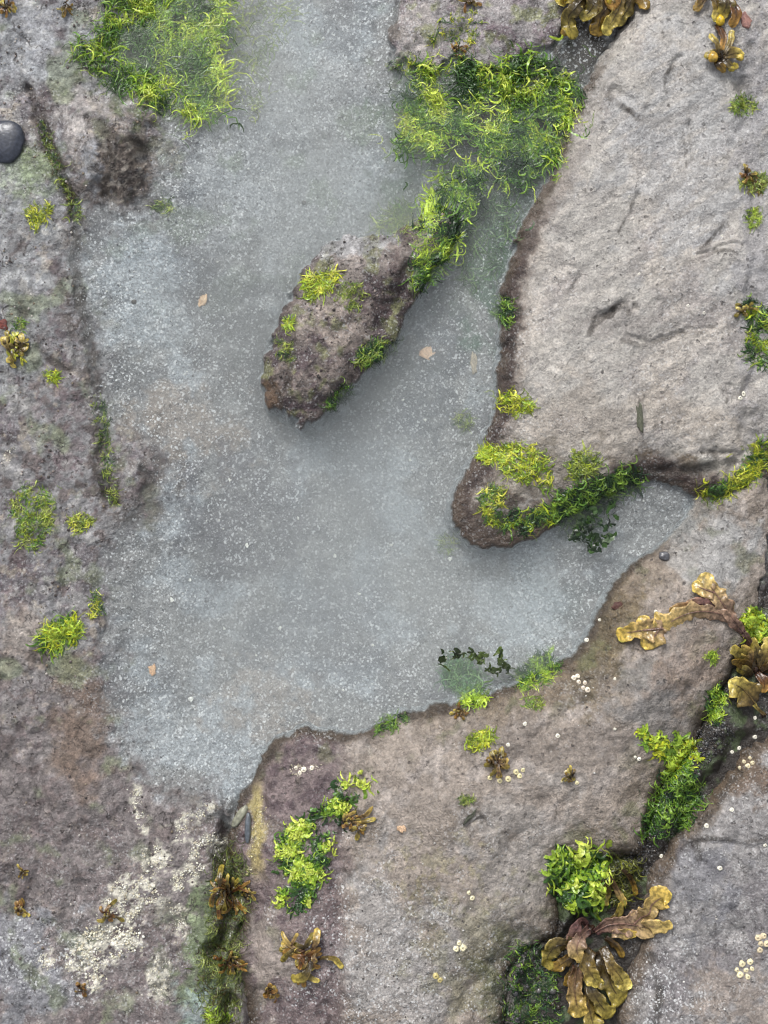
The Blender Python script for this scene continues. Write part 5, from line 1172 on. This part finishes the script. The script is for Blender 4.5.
# shell grit on the pool floor
r = np.random.default_rng(77)
for i, (px, py, s_) in enumerate([(191, 699, 3.2), (172, 600, 2.8), (335, 556, 2.4), (450, 559, 2.6), (280, 628, 2.5), (247, 545, 2.6), (224, 628, 2.0), (359, 594, 1.8), (391, 545, 2.0), (373, 645, 1.8), (256, 655, 1.6), (425, 420, 1.8), (403, 400, 1.6), (298, 518, 1.9), (410, 460, 1.6), (343, 690, 1.6), (230, 480, 1.8), (190, 580, 1.8)]):
    scrap('shell_fragment', 'tiny white shell fragment lying on the grey pool bed', 'shell', px, py, s_, s_ * r.uniform(0.6, 0.9), r.uniform(0, 180), [(228, 228, 222), (214, 214, 206)], 700 + i, None, None, 'white shell fragments on the pool bed')

# ------------------------------------------------------------------ light, sky, camera
SUN_EL, SUN_AZ = 43.0, -20.0      # soft light from the far (top) side, a little to the left
w = bpy.data.worlds.new('World'); scene.world = w; w.use_nodes = True
nt = w.node_tree; nt.nodes.clear()
out = nt.nodes.new('ShaderNodeOutputWorld'); bg = nt.nodes.new('ShaderNodeBackground'); sky = nt.nodes.new('ShaderNodeTexSky')
sky.sky_type = 'NISHITA'; sky.sun_disc = False; sky.sun_elevation = R(SUN_EL); sky.sun_rotation = R(SUN_AZ); sky.air_density = 1.0; sky.dust_density = 4.0; sky.ozone_density = 1.0
hs = nt.nodes.new('ShaderNodeHueSaturation'); hs.inputs['Saturation'].default_value = 0.22     # cloud cover greys the sky
nt.links.new(sky.outputs[0], hs.inputs['Color'])
tcw = nt.nodes.new('ShaderNodeTexCoord'); sx = nt.nodes.new('ShaderNodeSeparateXYZ'); nt.links.new(tcw.outputs['Generated'], sx.inputs[0])
nw = nt.nodes.new('ShaderNodeTexNoise'); nw.inputs['Scale'].default_value = 5.0; nw.inputs['Detail'].default_value = 5.0; nt.links.new(tcw.outputs['Generated'], nw.inputs['Vector'])
fac = math_node(nt, 'MULTIPLY', ramp(nt, sx.outputs[2], 0.0, 1.0, 0.45, 1.45), ramp(nt, nw.outputs['Fac'], 0.35, 0.65, 0.55, 1.6))
cw = nt.nodes.new('ShaderNodeCombineColor'); [nt.links.new(fac, cw.inputs[i]) for i in range(3)]
nt.links.new(mix_rgb(nt, 'MULTIPLY', 1.0, hs.outputs[0], cw.outputs[0]), bg.inputs[0]); bg.inputs[1].default_value = 0.13
nt.links.new(bg.outputs[0], out.inputs[0])
sun = bpy.data.lights.new('sun', 'SUN'); sun.energy = 1.5; sun.angle = R(10); sun.color = (1.0, 0.98, 0.955)
so = bpy.data.objects.new('sun', sun); COL.objects.link(so)
d = Vector((math.sin(R(SUN_AZ)) * math.cos(R(SUN_EL)), math.cos(R(SUN_AZ)) * math.cos(R(SUN_EL)), math.sin(R(SUN_EL))))
so.rotation_euler = d.to_track_quat('Z', 'Y').to_euler(); so.location = d * 5

cam = bpy.data.cameras.new('camera'); co = bpy.data.objects.new('camera', cam); COL.objects.link(co)
co.location = (0, 0, CAM_H); co.rotation_euler = (0, 0, 0)
cam.sensor_fit = 'VERTICAL'; cam.sensor_height = 24.0; cam.lens = 24.0 * CAM_H / (1024 * S)
cam.clip_start = 0.05; cam.clip_end = 200
scene.camera = co

scene.view_settings.view_transform = 'Standard'; scene.view_settings.look = 'None'; scene.view_settings.exposure = 0.42; scene.view_settings.gamma = 1.0
scene.view_settings.use_curve_mapping = False
scene.render.engine = 'CYCLES'
scene.cycles.use_denoising = True; scene.cycles.denoising_prefilter = 'FAST'
scene.cycles.max_bounces = 8; scene.cycles.filter_width = 1.2; scene.cycles.volume_bounces = 3; scene.cycles.transparent_max_bounces = 12
